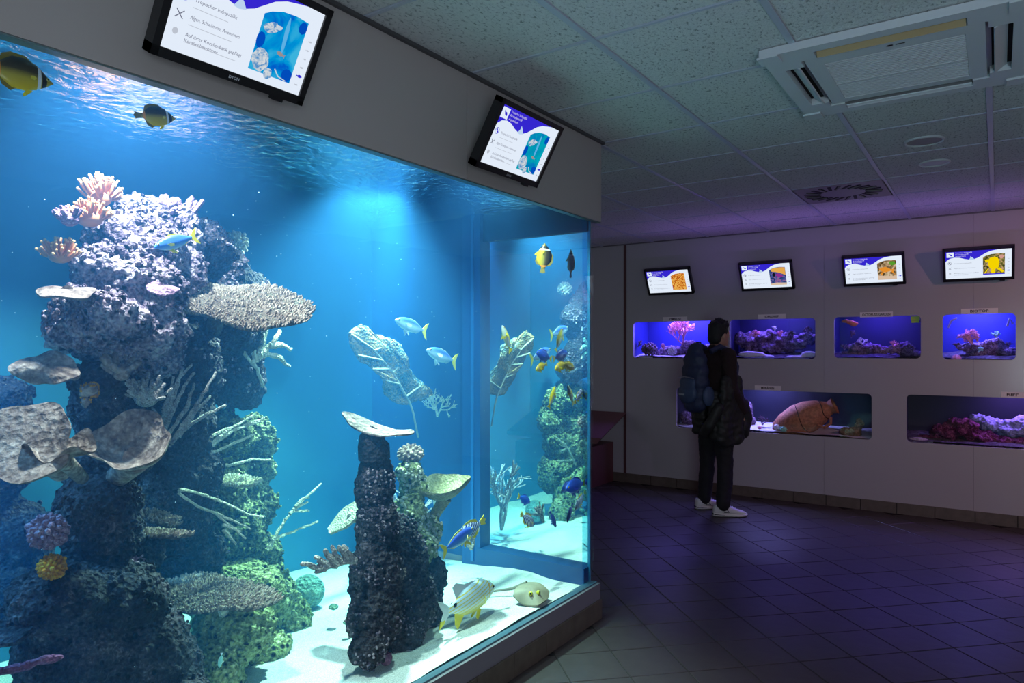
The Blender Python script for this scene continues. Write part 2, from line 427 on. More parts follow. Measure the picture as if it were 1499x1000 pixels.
# floor, ends and back
BLUE = plain('blue_panel', (0.009, 0.125, 0.215), 0.7)
DBLUE = plain('deep_blue_panel', (0.006, 0.05, 0.18), 0.6)
aqbox('tank_floor', (-3.5, TYN, 0.102), (-1.80, 3.42, 0.108), plain('tank_floor', (0.1, 0.2, 0.3), 0.7))
aqbox('back_panel', (-3.52, TYN, 0.108), (-3.48, 3.46, CEIL), BLUE)
aqbox('near_end_panel', (-3.5, TYN, 0.108), (-1.83, TYN + 0.03, CEIL), BLUE)
aqbox('end_panel', (-3.5, TYE, 0.108), (-2.60, TYE + 0.06, 2.26), DBLUE)
aqbox('corner_post', (-2.665, TYE - 0.05, 0.108), (-2.53, TYE + 0.05, 2.26), plain('post_blue', (0.008, 0.06, 0.22), 0.35))
aqbox('corner_strip', (-2.595, TYE - 0.058, 0.19), (-2.575, TYE - 0.048, 2.26), plain('strip_blue', (0.02, 0.13, 0.38), 0.3))
aqbox('bottom_rail', (-2.55, TYE - 0.055, 0.108), (-1.83, TYE + 0.02, 0.275), plain('rail_blue', (0.008, 0.06, 0.20), 0.4))
aqbox('top_rail', (-2.55, TYE - 0.02, 2.095), (-1.83, TYE + 0.02, 2.26), plain('rail_dark', (0.01, 0.03, 0.08), 0.5))
aqbox('front_rail', (-1.835, TYN, 0.17), (-1.79, TYE + 0.02, 0.196), plain('rail_teal', (0.07, 0.13, 0.19), 0.35))
# panes
PANE, _, _ = pane_material('clear_pane', (0.97, 0.99, 1.0), None)
MIRR, nt, g = pane_material('end_pane_total_reflection', (0.85, 0.95, 1.0), 0.72); g.inputs[0].default_value = (0.86, 0.95, 1.0, 1)
m = MB(); m.bbox((GXF - 0.012, TYN, 0.19), (GXF, TYE + 0.015, 2.28)); m.build('front_pane', PANE, aq, smooth=False)
m = MB(); m.add([(-2.55, TYE, 0.25), (-1.823, TYE, 0.25), (-1.823, TYE, 2.12), (-2.55, TYE, 2.12)], [(0, 1, 2, 3)])
ep = m.build('end_pane', MIRR, aq, smooth=False)
m = MB(); m.bbox((-1.835, TYE - 0.002, 0.19), (-1.823, TYE + 0.012, 2.28)); m.build('corner_seal', plain('seal', (0.05, 0.25, 0.38), 0.3), aq, smooth=False)

EDGE, _, _ = pane_material('pane_edge_tint', (0.62, 0.90, 1.0), 0.06)
m = MB(); m.bbox((-1.8225, TYE - 0.085, 0.19), (-1.8222, TYE - 0.002, 2.16)); m.build('pane_edge', EDGE, aq, smooth=False)

# water body (absorbs red, scatters blue) and its rippled surface
wmat = bpy.data.materials.new('water'); wmat.use_nodes = True; nt = wmat.node_tree; nt.nodes.clear(); L = nt.links.new
ab = nt.nodes.new('ShaderNodeVolumeAbsorption'); ab.inputs['Color'].default_value = (0.10, 0.86, 0.84, 1); ab.inputs['Density'].default_value = 0.34
sc = nt.nodes.new('ShaderNodeVolumeScatter'); sc.inputs['Color'].default_value = (0.07, 0.40, 1.0, 1); sc.inputs['Density'].default_value = 0.12; sc.inputs['Anisotropy'].default_value = 0.25
ad = nt.nodes.new('ShaderNodeAddShader'); o = nt.nodes.new('ShaderNodeOutputMaterial'); L(ab.outputs[0], ad.inputs[0]); L(sc.outputs[0], ad.inputs[1]); L(ad.outputs[0], o.inputs['Volume'])
m = MB(); m.bbox((-3.475, TYN + 0.03, 0.109), (GXF - 0.013, TYE - 0.0015, WZ - 0.001)); wat = m.build('water', wmat, aq, smooth=False); wat['kind'] = 'stuff'
SURF, nt, g = pane_material('water_surface', (0.9, 1.0, 1.0), 0.86); g.inputs[0].default_value = (1.0, 1.0, 1.0, 1); L = nt.links.new
tc = nt.nodes.new('ShaderNodeTexCoord'); mp = nt.nodes.new('ShaderNodeMapping'); mp.inputs['Scale'].default_value = (1.0, 1.0, 1.0); L(tc.outputs['Object'], mp.inputs[0])
n1 = nt.nodes.new('ShaderNodeTexNoise'); n1.inputs['Scale'].default_value = 22; n1.inputs['Detail'].default_value = 5; n1.inputs['Distortion'].default_value = 0.6; L(mp.outputs[0], n1.inputs['Vector'])
bp = nt.nodes.new('ShaderNodeBump'); bp.inputs['Strength'].default_value = 0.52; bp.inputs['Distance'].default_value = 0.03; L(n1.outputs['Fac'], bp.inputs['Height']); L(bp.outputs['Normal'], g.inputs['Normal'])
m = MB(); NX, NY = 48, 120
vs = []; fs = []
for i in range(NX + 1):
    for j in range(NY + 1):
        x = -3.475 + (3.475 - 1.823) * i / NX; y = TYN + 0.03 + (TYE - TYN - 0.03) * j / NY
        z = WZ + 0.006 * noise.noise(Vector((x * 5, y * 5, 0))) + 0.004 * noise.noise(Vector((x * 13, y * 11, 4)))
        vs.append((x, y, z))
for i in range(NX):
    for j in range(NY):
        q = i * (NY + 1) + j; fs.append((q, q + NY + 1, q + NY + 2, q + 1))
m.add(vs, fs); m.build('surface', SURF, wat)

# sand bed
def sand_material(name, c1, c2):
    m, nt, b = nmat(name); L = nt.links.new
    tc = nt.nodes.new('ShaderNodeTexCoord'); n = nt.nodes.new('ShaderNodeTexNoise'); n.inputs['Scale'].default_value = 260; n.inputs['Detail'].default_value = 3; L(tc.outputs['Object'], n.inputs['Vector'])
    L(ramp(nt, n.outputs['Fac'], [(0.32, c1), (0.62, c2)]), b.inputs['Base Color'])
    n2 = nt.nodes.new('ShaderNodeTexNoise'); n2.inputs['Scale'].default_value = 40; n2.inputs['Detail'].default_value = 6; L(tc.outputs['Object'], n2.inputs['Vector'])
    bp = nt.nodes.new('ShaderNodeBump'); bp.inputs['Strength'].default_value = 0.5; bp.inputs['Distance'].default_value = 0.02; L(n2.outputs['Fac'], bp.inputs['Height']); L(bp.outputs['Normal'], b.inputs['Normal'])
    b.inputs['Roughness'].default_value = 0.95; return m
SAND = sand_material('coral_sand', (0.42, 0.42, 0.40), (0.80, 0.80, 0.77))
def sand_z(x, y):
    z = 0.205 - 0.075 * max(0, min(1, (-2.0 - x) / 1.3)) + 0.02 * noise.noise(Vector((x * 2.2, y * 2.2, 1))) + 0.006 * noise.noise(Vector((x * 9, y * 9, 2)))
    z -= 0.03 * math.exp(-((x + 1.98) ** 2 + (y - 3.32) ** 2) / 0.03)
    return max(z, 0.115)
m = MB(); vs = []; fs = []; NX, NY = 50, 130
for i in range(NX + 1):
    for j in range(NY + 1):
        x = -3.478 + (3.478 - 1.824) * i / NX; y = TYN + 0.03 + (TYE - TYN - 0.035) * j / NY
        vs.append((x, y, sand_z(x, y)))
for i in range(NX):
    for j in range(NY):
        q = i * (NY + 1) + j; fs.append((q, q + NY + 1, q + NY + 2, q + 1))
m.add(vs, fs); o = m.build('sand_bed', SAND, aq); tagp(o, kind='stuff')

# ------------------------------------------------------------------ coral and rock builders
def frame(axis, ref=RV):
    n = Vector(axis).normalized(); u = (Vector(ref) - n * Vector(ref).dot(n)).normalized(); v = n.cross(u)
    return Matrix((u, v, n)).transposed()          # columns u, v, n
CAMM = Matrix((RV, DV, UV)).transposed()

def displaced(me, fn):
    n = len(me.vertices); co = np.empty(n * 3, 'f'); no = np.empty(n * 3, 'f')
    me.vertices.foreach_get('co', co); me.vertices.foreach_get('normal', no)
    co = co.reshape(-1, 3); no = no.reshape(-1, 3)
    d = np.array([fn(Vector(p)) for p in co.tolist()], 'f')
    co += no * d[:, None]; me.vertices.foreach_set('co', co.ravel()); me.update()

def blob_mesh(mb, voxel, smooth_it=2, factor=0.5):
    me = bpy.data.meshes.new('temp'); me.from_pydata(mb.v, [], mb.f); me.update()
    def mods(o):
        r = o.modifiers.new('r', 'REMESH'); r.mode = 'VOXEL'; r.voxel_size = voxel
        if smooth_it:
            s = o.modifiers.new('s', 'SMOOTH'); s.factor = factor; s.iterations = smooth_it
    return evaluated(me, mods)

def rock(name, label, cat, blobs, mat, voxel=0.014, amp=0.03, fine=0.010, loc=None, seed=0, parent=None, group=None, crust=0, crustmat=None, csize=0.009):
    """blobs: (px, py, X, half width px, half height px[, depth factor])"""
    mb = MB(); cs = []
    for b in blobs:
        px, py, X, rh, rv = b[:5]; df = b[5] if len(b) > 5 else 0.9
        p = onX(px, py, X); s = mpp(px, X); cs.append(p)
        mb.ball(p, (rh * s, rh * s * df, rv * s), 16, 10, CAMM)
    me = blob_mesh(mb, voxel, 3)
    so = Vector((seed * 3.1, seed * 1.7, 0))
    displaced(me, lambda p: amp * noise.fractal(p * 7 + so, 0.9, 2.1, 4) * 0.6 + fine * noise.noise(p * 42 + so) + fine * 0.7 * noise.noise(p * 85 + so))
    c = sum(cs, Vector()) / len(cs)
    me.transform(Matrix.Translation(-c)); me.polygons.foreach_set('use_smooth', [True] * len(me.polygons)); me.name = name
    o = link_mesh(name, me, mat, None); o.location = c
    if crust:                                    # lumps of crust growing on the rock, clustered in patches
        rg = random.Random(seed + 900); m = MB(); vs = me.vertices; k = 0; tries = 0
        while k < crust and tries < crust * 12:
            tries += 1; v = vs[rg.randrange(len(vs))]
            if v.normal.x < -0.25 or noise.noise(v.co * 9 + so) < -0.05 + (0.25 if v.normal.z < 0 else 0): continue
            r = csize * rg.uniform(.5, 1.3); m.ball(v.co + v.normal * r * .3, (r, r * rg.uniform(.7, 1), r * rg.uniform(.7, 1.2)), 6, 4); k += 1
        tagp(m.build('crust', crustmat or mat, o, world=False), kind='stuff')
    return tagp(o, label, cat, group)

def plate_mesh(c, axis, ra, rb, depth, wave=0.15, nw=5, thick=0.006, seed=0, nr=12, na=48, ref=RV, curl=2.0, cut=None):
    """bowl or plate: height depth*(r^curl), ruffled rim, real thickness"""
    M = frame(axis, ref); c = Vector(c); top = []; bot = []
    rg = random.Random(seed); ph = [rg.uniform(0, 6.28) for _ in range(4)]
    for i in range(nr + 1):
        r = i / nr
        for j in range(na):
            a = 2 * math.pi * j / na
            irr = 1 + 0.10 * math.sin(2 * a + ph[0]) + 0.07 * math.sin(3 * a + ph[1]) + 0.04 * math.sin(7 * a + ph[2])
            x = ra * r * irr * math.cos(a); y = rb * r * irr * math.sin(a)
            z = depth * (r ** curl) + wave * min(ra, rb) * (r ** 2.5) * math.sin(nw * a + ph[3]) + 0.03 * min(ra, rb) * noise.noise(Vector((x * 14, y * 14, seed)))
            t = thick * (1.0 - 0.35 * r)
            top.append(c + M @ Vector((x, y, z + t / 2))); bot.append(c + M @ Vector((x, y, z - t / 2)))
    m = MB(); n = len(top); fs = []
    for i in range(nr):
        for j in range(na):
            k = (j + 1) % na
            a, b, cc, d = i * na + j, i * na + k, (i + 1) * na + k, (i + 1) * na + j
            if i == 0:
                fs.append((a, d, cc)); fs.append((n + a, n + cc, n + d))
            else:
                fs.append((a, d, cc, b)); fs.append((n + a, n + b, n + cc, n + d))
    for j in range(na):
        k = (j + 1) % na; fs.append((nr * na + j, n + nr * na + j, n + nr * na + k, nr * na + k))
    m.add(top + bot, fs); return m, M

def plate_coral(name, label, cat, px, py, X, hw, hd, axis, depth, mat, wave=0.12, nw=5, thick=0.007, seed=0, stem=None, group=None, curl=2.0, stem_mat=None):
    """hw / hd: half width and half depth in pixels, axis in (right, away, up) of the view"""
    s = mpp(px, X); c = onX(px, py, X); ax = CAMM @ Vector(axis)
    t = thing(name, label, cat, c, group)
    m, M = plate_mesh(c, ax, hw * s, hd * s, depth * s, wave, nw, thick, seed, curl=curl)
    m.build('plate', mat, t)
    if stem:
        k = MB(); pts = [c - (M @ Vector((0, 0, 0.002)))] + [onX(*q) for q in stem]
        r0 = min(hw, hd) * s * 0.36
        k.tube(pts, [r0] + ([r0 * 1.6, r0 * 2.0, r0 * 2.0] if stem_mat else [r0 * 0.8] * 3)[:len(pts) - 1], 12, tip=False); k.build('stalk', stem_mat or mat, t)
    return t

def table_coral(name, label, px, py, X, hw, hd, axis, mat, nubs, nubmat, seed=0, depth=-4, legs=(), nubh=9, group=None, under=None):
    s = mpp(px, X); c = onX(px, py, X); ax = CAMM @ Vector(axis)
    t = thing(name, label, 'coral', c, group)
    m, M = plate_mesh(c, ax, hw * s, hd * s, depth * s, 0.05, 4, 0.02, seed, curl=2.2)
    m.build('table_plate', mat, t)
    rg = random.Random(seed + 50); ph_r = random.Random(seed); ph = [ph_r.uniform(0, 6.28) for _ in range(4)]
    k = MB()
    for _ in range(nubs):
        r = math.sqrt(rg.random()) * 1.02; a = rg.uniform(0, 6.283)
        irr = 1 + 0.10 * math.sin(2 * a + ph[0]) + 0.07 * math.sin(3 * a + ph[1]) + 0.04 * math.sin(7 * a + ph[2])
        x = hw * s * r * irr * math.cos(a); y = hd * s * r * irr * math.sin(a)
        z = depth * s * r ** 2.2 + 0.05 * min(hw, hd) * s * (r ** 2.5) * math.sin(4 * a + ph[3])
        p = c + M @ Vector((x, y, z)); hgt = nubh * 0.001 * rg.uniform(0.7, 1.5)
        d = (M @ Vector((rg.uniform(-.5, .5) + 0.7 * r * math.cos(a), rg.uniform(-.5, .5) + 0.7 * r * math.sin(a), 1))).normalized()
        u = d.orthogonal().normalized() * hgt * 0.42; v = d.cross(u)
        q = p + d * (0.004 + hgt); w_ = 0.75
        k.add([p + u, p + v, p - u, p - v, q + u * w_, q + v * w_, q - u * w_, q - v * w_, q + d * hgt * 0.25],
              [(0, 1, 5, 4), (1, 2, 6, 5), (2, 3, 7, 6), (3, 0, 4, 7), (4, 5, 8), (5, 6, 8), (6, 7, 8), (7, 4, 8)])
    tagp(k.build('polyp_nubs', nubmat, t), kind='stuff')
    for lg in legs:
        k = MB(); k.tube([onX(*q) for q in lg], [hd * s * 0.16] * len(lg), 8, tip=False); k.build('leg', under or mat, t)
    return t

def whips(name, label, X, lines, rpx, mat, cat='coral', group=None, rough=0.25, n=6, seed=0, bumps=True):
    """branching coral from pixel polylines: each line is a list of (px, py[, dX])"""
    c = None; m = MB(); rg = random.Random(seed)
    for ln in lines:
        pts = [onX(q[0], q[1], X + (q[2] if len(q) > 2 else 0)) for q in ln]
        if c is None: c = pts[0].copy()
        fine = []
        for a, b in zip(pts[:-1], pts[1:]):
            L_ = (b - a).length; k = max(2, int(L_ / 0.018))
            for i in range(k): fine.append(a.lerp(b, i / k))
        fine.append(pts[-1])
        s = mpp(ln[0][0], X)
        rad = []
        for i, p in enumerate(fine):
            u = i / max(1, len(fine) - 1)
            rad.append(rpx * s * (1.15 - 0.45 * u) * (1 + rough * rg.uniform(-1, 1)))
            if 0 < i < len(fine) - 1: fine[i] = p + Vector((rg.uniform(-1, 1), rg.uniform(-1, 1), rg.uniform(-1, 1))) * rpx * s * 0.35
        m.tube(fine, rad, n)
        if bumps:
            for i, p in enumerate(fine):
                d = Vector((rg.uniform(-1, 1), rg.uniform(-1, 1), rg.uniform(-1, 1))).normalized()
                m.ball(p + d * rad[i] * 0.8, rad[i] * 0.55, 5, 4)
    o = m.build(name, mat, None, loc=c); return tagp(o, label, cat, group)

def tree_coral(name, label, px, py, X, hpx, mat, direction=(0, 0, 1), levels=4, spread=0.6, rpx=2.2, seed=0, flat=0.5, group=None, nch=3, cat='coral', kids=None):
    s = mpp(px, X); c = onX(px, py, X); rg = random.Random(seed); m = MB()
    def grow(p, d, ln, r, lv):
        q = p + d * ln; mid = p.lerp(q, 0.5) + Vector((rg.uniform(-1, 1), rg.uniform(-1, 1), rg.uniform(-1, 1))) * ln * 0.08
        m.tube([p, mid, q], [r, r * 0.92, r * 0.8], 5)
        if lv <= 0: return
        for k in range(nch):
            e = CAMM @ Vector((rg.uniform(-1, 1), rg.uniform(-1, 1) * flat, rg.uniform(-0.8, 1)))
            nd = (d + e.normalized() * spread * rg.uniform(0.7, 1.3)).normalized()
            grow(p.lerp(q, rg.uniform(0.55, 1.0)), nd, ln * rg.uniform(0.6, 0.85), r * 0.74, lv - 1)
    D0 = (CAMM @ Vector(direction)).normalized()
    ln = hpx * s * 0.36
    for k in range(nch):
        e = CAMM @ Vector((rg.uniform(-1, 1), rg.uniform(-1, 1) * flat, rg.uniform(-0.3, 1)))
        grow(c, (D0 + e * spread).normalized(), ln, rpx * s, levels - 1)
    o = m.build(name, mat, None, loc=c); return tagp(o, label, cat, group)

def finger_cluster(name, label, cat, px, py, X, hw, hh, n, mat, tipmat=None, flen=18, frad=3.0, seed=0, up=0.8, group=None, basemat=None):
    """mound covered with finger-like tentacles"""
    s = mpp(px, X); c = onX(px, py, X); rg = random.Random(seed)
    t = thing(name, label, cat, c, group)
    b = MB(); b.ball(c, (hw * s * 0.8, hw * s * 0.6, hh * s * 0.8), 14, 9, CAMM); b.build('base', basemat or mat, t)
    m = MB(); tp = MB()
    for k in range(n):
        z = rg.uniform(-0.25, 1.0); a = rg.uniform(0, 6.283); q = math.sqrt(max(0, 1 - z * z))
        d = CAMM @ Vector((q * math.cos(a), q * math.sin(a), z))
        p = c + CAMM @ Vector((q * math.cos(a) * hw * s * 0.7, q * math.sin(a) * hw * s * 0.5, z * hh * s * 0.7))
        g = (d + Vector((0, 0, up)) + Vector((rg.uniform(-.3, .3), rg.uniform(-.3, .3), rg.uniform(-.3, .3)))).normalized()
        l_ = flen * s * rg.uniform(0.7, 1.2); r = frad * s * rg.uniform(0.85, 1.15)
        e = p + g * l_
        m.tube([p, p.lerp(e, 0.5) + d * l_ * 0.06, e], [r * 0.9, r, r * 0.95], 6)
        if tipmat: tp.ball(e + g * r * 0.3, r * 1.12, 6, 5)
    tagp(m.build('tentacles', mat, t), kind='stuff')
    if tipmat: tagp(tp.build('tentacle_tips', tipmat, t), kind='stuff')
    return t

def knob_coral(name, label, px, py, X, hw, hh, mat, n=90, seed=0, k=0.16, group=None, cat='coral'):
    s = mpp(px, X); c = onX(px, py, X); m = MB(); m.ball(c, (hw * s * .85, hw * s * .8, hh * s * .85), 14, 9, CAMM)
    rg = random.Random(seed)
    for i in range(n):
        z = 1 - 2 * (i + 0.5) / n; a = i * 2.39996; q = math.sqrt(1 - z * z)
        d = CAMM @ Vector((q * math.cos(a) * hw, q * math.sin(a) * hw * 0.95, z * hh)) * s
        r = k * min(hw, hh) * s * rg.uniform(0.8, 1.25); dn = d.normalized()
        m.tube([c + d * 0.75, c + d * rg.uniform(0.92, 1.06)], [r, r * 0.95], 6)
    o = m.build(name, mat, None, loc=c); return tagp(o, label, cat, group)

# rock and coral colours
ROCK1 = rocky('reef_rock_violet', [(0.30, (0.03, 0.022, 0.04)), (0.44, (0.12, 0.08, 0.12)), (0.55, (0.34, 0.25, 0.31)), (0.68, (0.62, 0.52, 0.56))], 8, 1.0, 50, holes=True)
ROCKD = rocky('reef_rock_dark', [(0.30, (0.010, 0.010, 0.014)), (0.50, (0.035, 0.030, 0.042)), (0.62, (0.085, 0.07, 0.085)), (0.74, (0.26, 0.21, 0.25))], 9, 1.0, 60, holes=True)
ROCKG = rocky('reef_rock_green', [(0.28, (0.05, 0.07, 0.03)), (0.45, (0.22, 0.26, 0.10)), (0.62, (0.45, 0.48, 0.25)), (0.78, (0.7, 0.72, 0.5))], 10, 1.0, 50, holes=True)
PLATE = rocky('plate_coral_skin', [(0.32, (0.07, 0.045, 0.045)), (0.5, (0.22, 0.165, 0.15)), (0.68, (0.46, 0.37, 0.33))], 11, 0.6, 42, dist=0.010)
PLATEG = rocky('plate_coral_green', [(0.3, (0.12, 0.12, 0.05)), (0.5, (0.32, 0.30, 0.17)), (0.7, (0.52, 0.50, 0.32))], 12, 0.5, 80, dist=0.008)
TABLE = rocky('table_coral_skin', [(0.3, (0.04, 0.03, 0.028)), (0.6, (0.14, 0.11, 0.09))], 20, 0.5, 90)
NUB = rocky('table_coral_nubs', [(0.32, (0.12, 0.085, 0.075)), (0.5, (0.27, 0.20, 0.17)), (0.68, (0.50, 0.40, 0.34))], 30, 0.2, 120)
STICK = rocky('stick_coral_skin', [(0.3, (0.16, 0.12, 0.13)), (0.5, (0.40, 0.34, 0.32)), (0.7, (0.70, 0.64, 0.58))], 24, 0.6, 120)
PALE = rocky('pale_coral_skin', [(0.3, (0.32, 0.30, 0.22)), (0.55, (0.58, 0.56, 0.45)), (0.75, (0.82, 0.80, 0.70))], 18, 0.5, 110)
FANM = rocky('fan_coral_skin', [(0.32, (0.015, 0.05, 0.07)), (0.44, (0.07, 0.10, 0.08)), (0.56, (0.24, 0.15, 0.06)), (0.7, (0.34, 0.24, 0.14))], 9, 0.6, 70)
ANEM = plain('anemone_peach', (0.50, 0.21, 0.10), 0.5); ANEMT = plain('anemone_tip', (0.66, 0.40, 0.18), 0.45)
LILAC = rocky('coral_lilac', [(0.3, (0.14, 0.07, 0.12)), (0.55, (0.32, 0.19, 0.28)), (0.72, (0.58, 0.44, 0.52))], 20, 0.4, 100)
ORANGE = rocky('sponge_orange', [(0.3, (0.25, 0.06, 0.01)), (0.55, (0.65, 0.28, 0.02)), (0.75, (0.85, 0.5, 0.05))], 20, 0.6, 90)
PURPLE = rocky('coralline_purple', [(0.3, (0.06, 0.02, 0.05)), (0.55, (0.22, 0.08, 0.16)), (0.75, (0.40, 0.22, 0.32))], 16, 0.6, 90)
BRAIN = rocky('brain_coral_skin', [(0.35, (0.10, 0.20, 0.15)), (0.6, (0.25, 0.40, 0.30))], 20, 1.0, 60)

# ------------------------------------------------------------------ left reef tower
rock('reef_rock', 'pale topped violet boulder crowning the left reef tower', 'rock',
     [(215, 318, -2.66, 44, 32), (170, 345, -2.60, 46, 34), (245, 345, -2.66, 50, 46), (205, 365, -2.58, 66, 44), (150, 395, -2.50, 44, 40), (200, 420, -2.48, 70, 46),
      (118, 452, -2.40, 42, 34), (150, 470, -2.36, 66, 40), (105, 480, -2.40, 40, 36), (205, 480, -2.42, 60, 50), (165, 505, -2.44, 56, 36), (205, 520, -2.50, 56, 40), (255, 400, -2.60, 36, 50)],
     ROCK1, 0.012, 0.05, 0.016, seed=1, crust=700, crustmat=ROCK1, csize=0.010)
rock('reef_rock', 'grey sloping rock behind the big table coral on the left tower', 'rock',
     [(295, 365, -2.74, 40, 40), (330, 400, -2.76, 38, 40), (360, 430, -2.76, 36, 30), (320, 470, -2.72, 66, 60), (340, 540, -2.76, 48, 60), (270, 540, -2.62, 56, 70), (362, 560, -2.78, 24, 36)],
     ROCKD, 0.013, 0.04, 0.014, seed=2, crust=500, crustmat=ROCK1, csize=0.008)
rock('reef_rock', 'dark narrow rock neck behind the three cup corals', 'rock',
     [(150, 590, -2.50, 46, 50), (175, 640, -2.50, 58, 60), (250, 620, -2.62, 62, 72), (262, 700, -2.66, 62, 60), (150, 690, -2.48, 50, 45), (145, 556, -2.44, 46, 24), (245, 760, -2.74, 62, 60), (270, 810, -2.78, 56, 50)],
     ROCKD, 0.013, 0.035, 0.014, seed=3, crust=300, crustmat=ROCKD, csize=0.009)
rock('reef_rock', 'dark square rock column below the large cup coral', 'rock',
     [(145, 740, -2.4, 56, 46), (150, 790, -2.4, 56, 56), (185, 750, -2.44, 22, 56), (120, 820, -2.4, 30, 40), (205, 815, -2.5, 36, 30), (120, 730, -2.42, 34, 36)],
     ROCKD, 0.012, 0.025, 0.015, seed=4, crust=400, crustmat=ROCKD, csize=0.009)
rock('reef_rock', 'huge dark pitted boulder at the foot of the left tower', 'rock',
     [(85, 880, -2.3, 70, 56), (160, 880, -2.32, 80, 60), (105, 960, -2.3, 76, 75), (190, 960, -2.3, 85, 80), (250, 985, -2.32, 48, 62), (205, 890, -2.35, 42, 45), (170, 1040, -2.3, 130, 60), (60, 860, -2.32, 30, 26)],
     ROCKD, 0.013, 0.022, 0.012, seed=5, crust=260, crustmat=ROCKD, csize=0.009)
rock('reef_rock', 'dark green rock, shade in its colour, at the back right of the left tower', 'rock',
     [(372, 640, -2.86, 32, 34), (360, 690, -2.90, 40, 36), (372, 740, -2.86, 34, 36), (330, 780, -2.86, 56, 60), (366, 820, -2.88, 46, 50), (310, 720, -2.84, 50, 80), (320, 640, -2.84, 46, 40)],
     rocky('reef_rock_green_shade', [(0.30, (0.015, 0.022, 0.016)), (0.47, (0.07, 0.09, 0.05)), (0.60, (0.26, 0.28, 0.14)), (0.74, (0.55, 0.56, 0.34))], 10, 1.0, 50, holes=True), 0.013, 0.045, 0.018, seed=6, crust=500, crustmat=ROCKG, csize=0.008)  # darkened copy of the green rock, its shade put into the colour
rock('reef_rock', 'low yellow-green rock spreading onto the sand beside the left tower', 'rock',
     [(340, 920, -2.5, 60, 56), (310, 985, -2.45, 50, 50), (395, 880, -2.76, 36, 54), (420, 905, -2.74, 34, 34), (380, 950, -2.58, 45, 26), (345, 870, -2.7, 70, 50), (450, 925, -2.74, 22, 16)],
     ROCKG, 0.013, 0.035, 0.014, seed=7, crust=600, crustmat=ROCKG, csize=0.010)
# rock tower in the middle
rock('reef_rock', 'tall dark rock pillar standing alone on white sand in the middle', 'rock',
     [(552, 694, -2.15, 25, 28), (550, 720, -2.14, 29, 46), (553, 780, -2.12, 35, 55), (550, 845, -2.10, 40, 60), (548, 905, -2.06, 40, 48), (538, 950, -2.02, 27, 27), (585, 830, -2.14, 44, 55),
      (590, 880, -2.16, 52, 56), (615, 900, -2.2, 36, 46), (580, 930, -2.12, 42, 36), (625, 850, -2.22, 28, 40), (575, 800, -2.16, 40, 46)],
     ROCKD, 0.010, 0.018, 0.013, seed=8, crust=800, crustmat=ROCK1, csize=0.0055)
rock('reef_rock', 'short sunlit rock shoulder behind the middle pillar', 'rock',
     [(600, 692, -2.30, 20, 18), (606, 715, -2.30, 20, 26), (600, 755, -2.28, 24, 36), (628, 775, -2.26, 20, 24), (612, 800, -2.24, 30, 30)],
     ROCKG, 0.010, 0.02, 0.014, seed=9, crust=300, crustmat=PALE, csize=0.008)
rock('reef_rock', 'hazy background rock column left of the blue corner post', 'rock',
     [(640, 610, -3.02, 22, 34), (640, 670, -3.02, 26, 50), (650, 740, -3.0, 28, 60), (665, 800, -2.96, 30, 40), (676, 830, -2.92, 28, 30)],
     ROCKD, 0.018, 0.04, 0.016, seed=10, crust=300, crustmat=PALE, csize=0.009)
rock('reef_rock', 'dim far rock wall at the left edge behind the corals', 'rock',
     [(0, 580, -3.25, 46, 36), (-30, 680, -3.25, 70, 70), (20, 790, -3.2, 60, 60), (0, 870, -3.15, 60, 50)], ROCKD, 0.02, 0.05, 0.014, seed=11, crust=200, crustmat=ROCKD)

# plates and cups of the left tower
plate_coral('plate_coral', 'pink shell-shaped plate coral jutting left above the rock neck', 'coral', 66, 536, -2.28, 41, 29, (0.22, -0.80, 0.55), -7, PLATE, 0.16, 3, 0.010, 3, stem=[(110, 550, -2.36)])
plate_coral('plate_coral', 'largest grey plate coral, cut by the left edge of view', 'coral', 38, 648, -2.16, 74, 60, (0.05, -0.84, 0.54), 6, PLATE, 0.10, 3, 0.012, 5, stem=[(90, 690, -2.3)])
plate_coral('cup_coral', 'small ruffled cup coral between the two largest plates', 'coral', 88, 668, -2.12, 44, 36, (0.10, -0.40, 0.88), 22, PLATE, 0.30, 4, 0.008, 8, stem=[(120, 700, -2.3)])
plate_coral('cup_coral', 'big open bowl coral tilted toward the glass, green on its right lip', 'coral', 200, 672, -2.20, 57, 56, (0.08, -0.60, 0.80), 40, PLATE, 0.10, 3, 0.012, 11, stem=[(170, 700, -2.36)])
plate_coral('plate_coral', 'small pale plate coral on the upper left of the boulder', 'coral', 98, 426, -2.30, 36, 26, (0.10, -0.40, 0.9), -3, PLATE, 0.10, 3, 0.010, 14, stem=[(125, 440, -2.42)])
plate_coral('plate_coral', 'small mauve plate coral at the left end of the big table coral', 'coral', 237, 421, -2.30, 22, 14, (0.30, -0.62, 0.75), -3, LILAC, 0.10, 3, 0.010, 15, stem=[(228, 432, -2.5)])
table_coral('table_coral', 'widest table coral, brown and bristly, spreading right from the left tower', 348, 441, -2.42, 103, 74, (0.19, -0.42, 0.89), TABLE, 2600, NUB, 21, -5, legs=[[(320, 450, -2.44), (310, 500, -2.68)]], nubh=9)
table_coral('table_coral', 'lower brown table coral on pale stalks above the sand', 314, 866, -2.42, 84, 50, (0.17, -0.12, 0.97), TABLE, 1500, NUB, 22, -4, under=PALE,
            legs=[[(325, 885, -2.42), (332, 920, -2.46)], [(345, 890, -2.44), (340, 925, -2.5)], [(368, 888, -2.46), (352, 930, -2.5)]], nubh=9)
table_coral('table_coral', 'thin shelf coral seen edge-on right of the square column', 228, 780, -2.36, 48, 20, (0.06, 0.10, 1), TABLE, 420, NUB, 23, -2, nubh=8)
table_coral('table_coral', 'small dark shelf coral above the thin edge-on shelf', 234, 757, -2.5, 34, 18, (0.30, 0.0, 0.95), TABLE, 260, NUB, 24, -2, nubh=8)
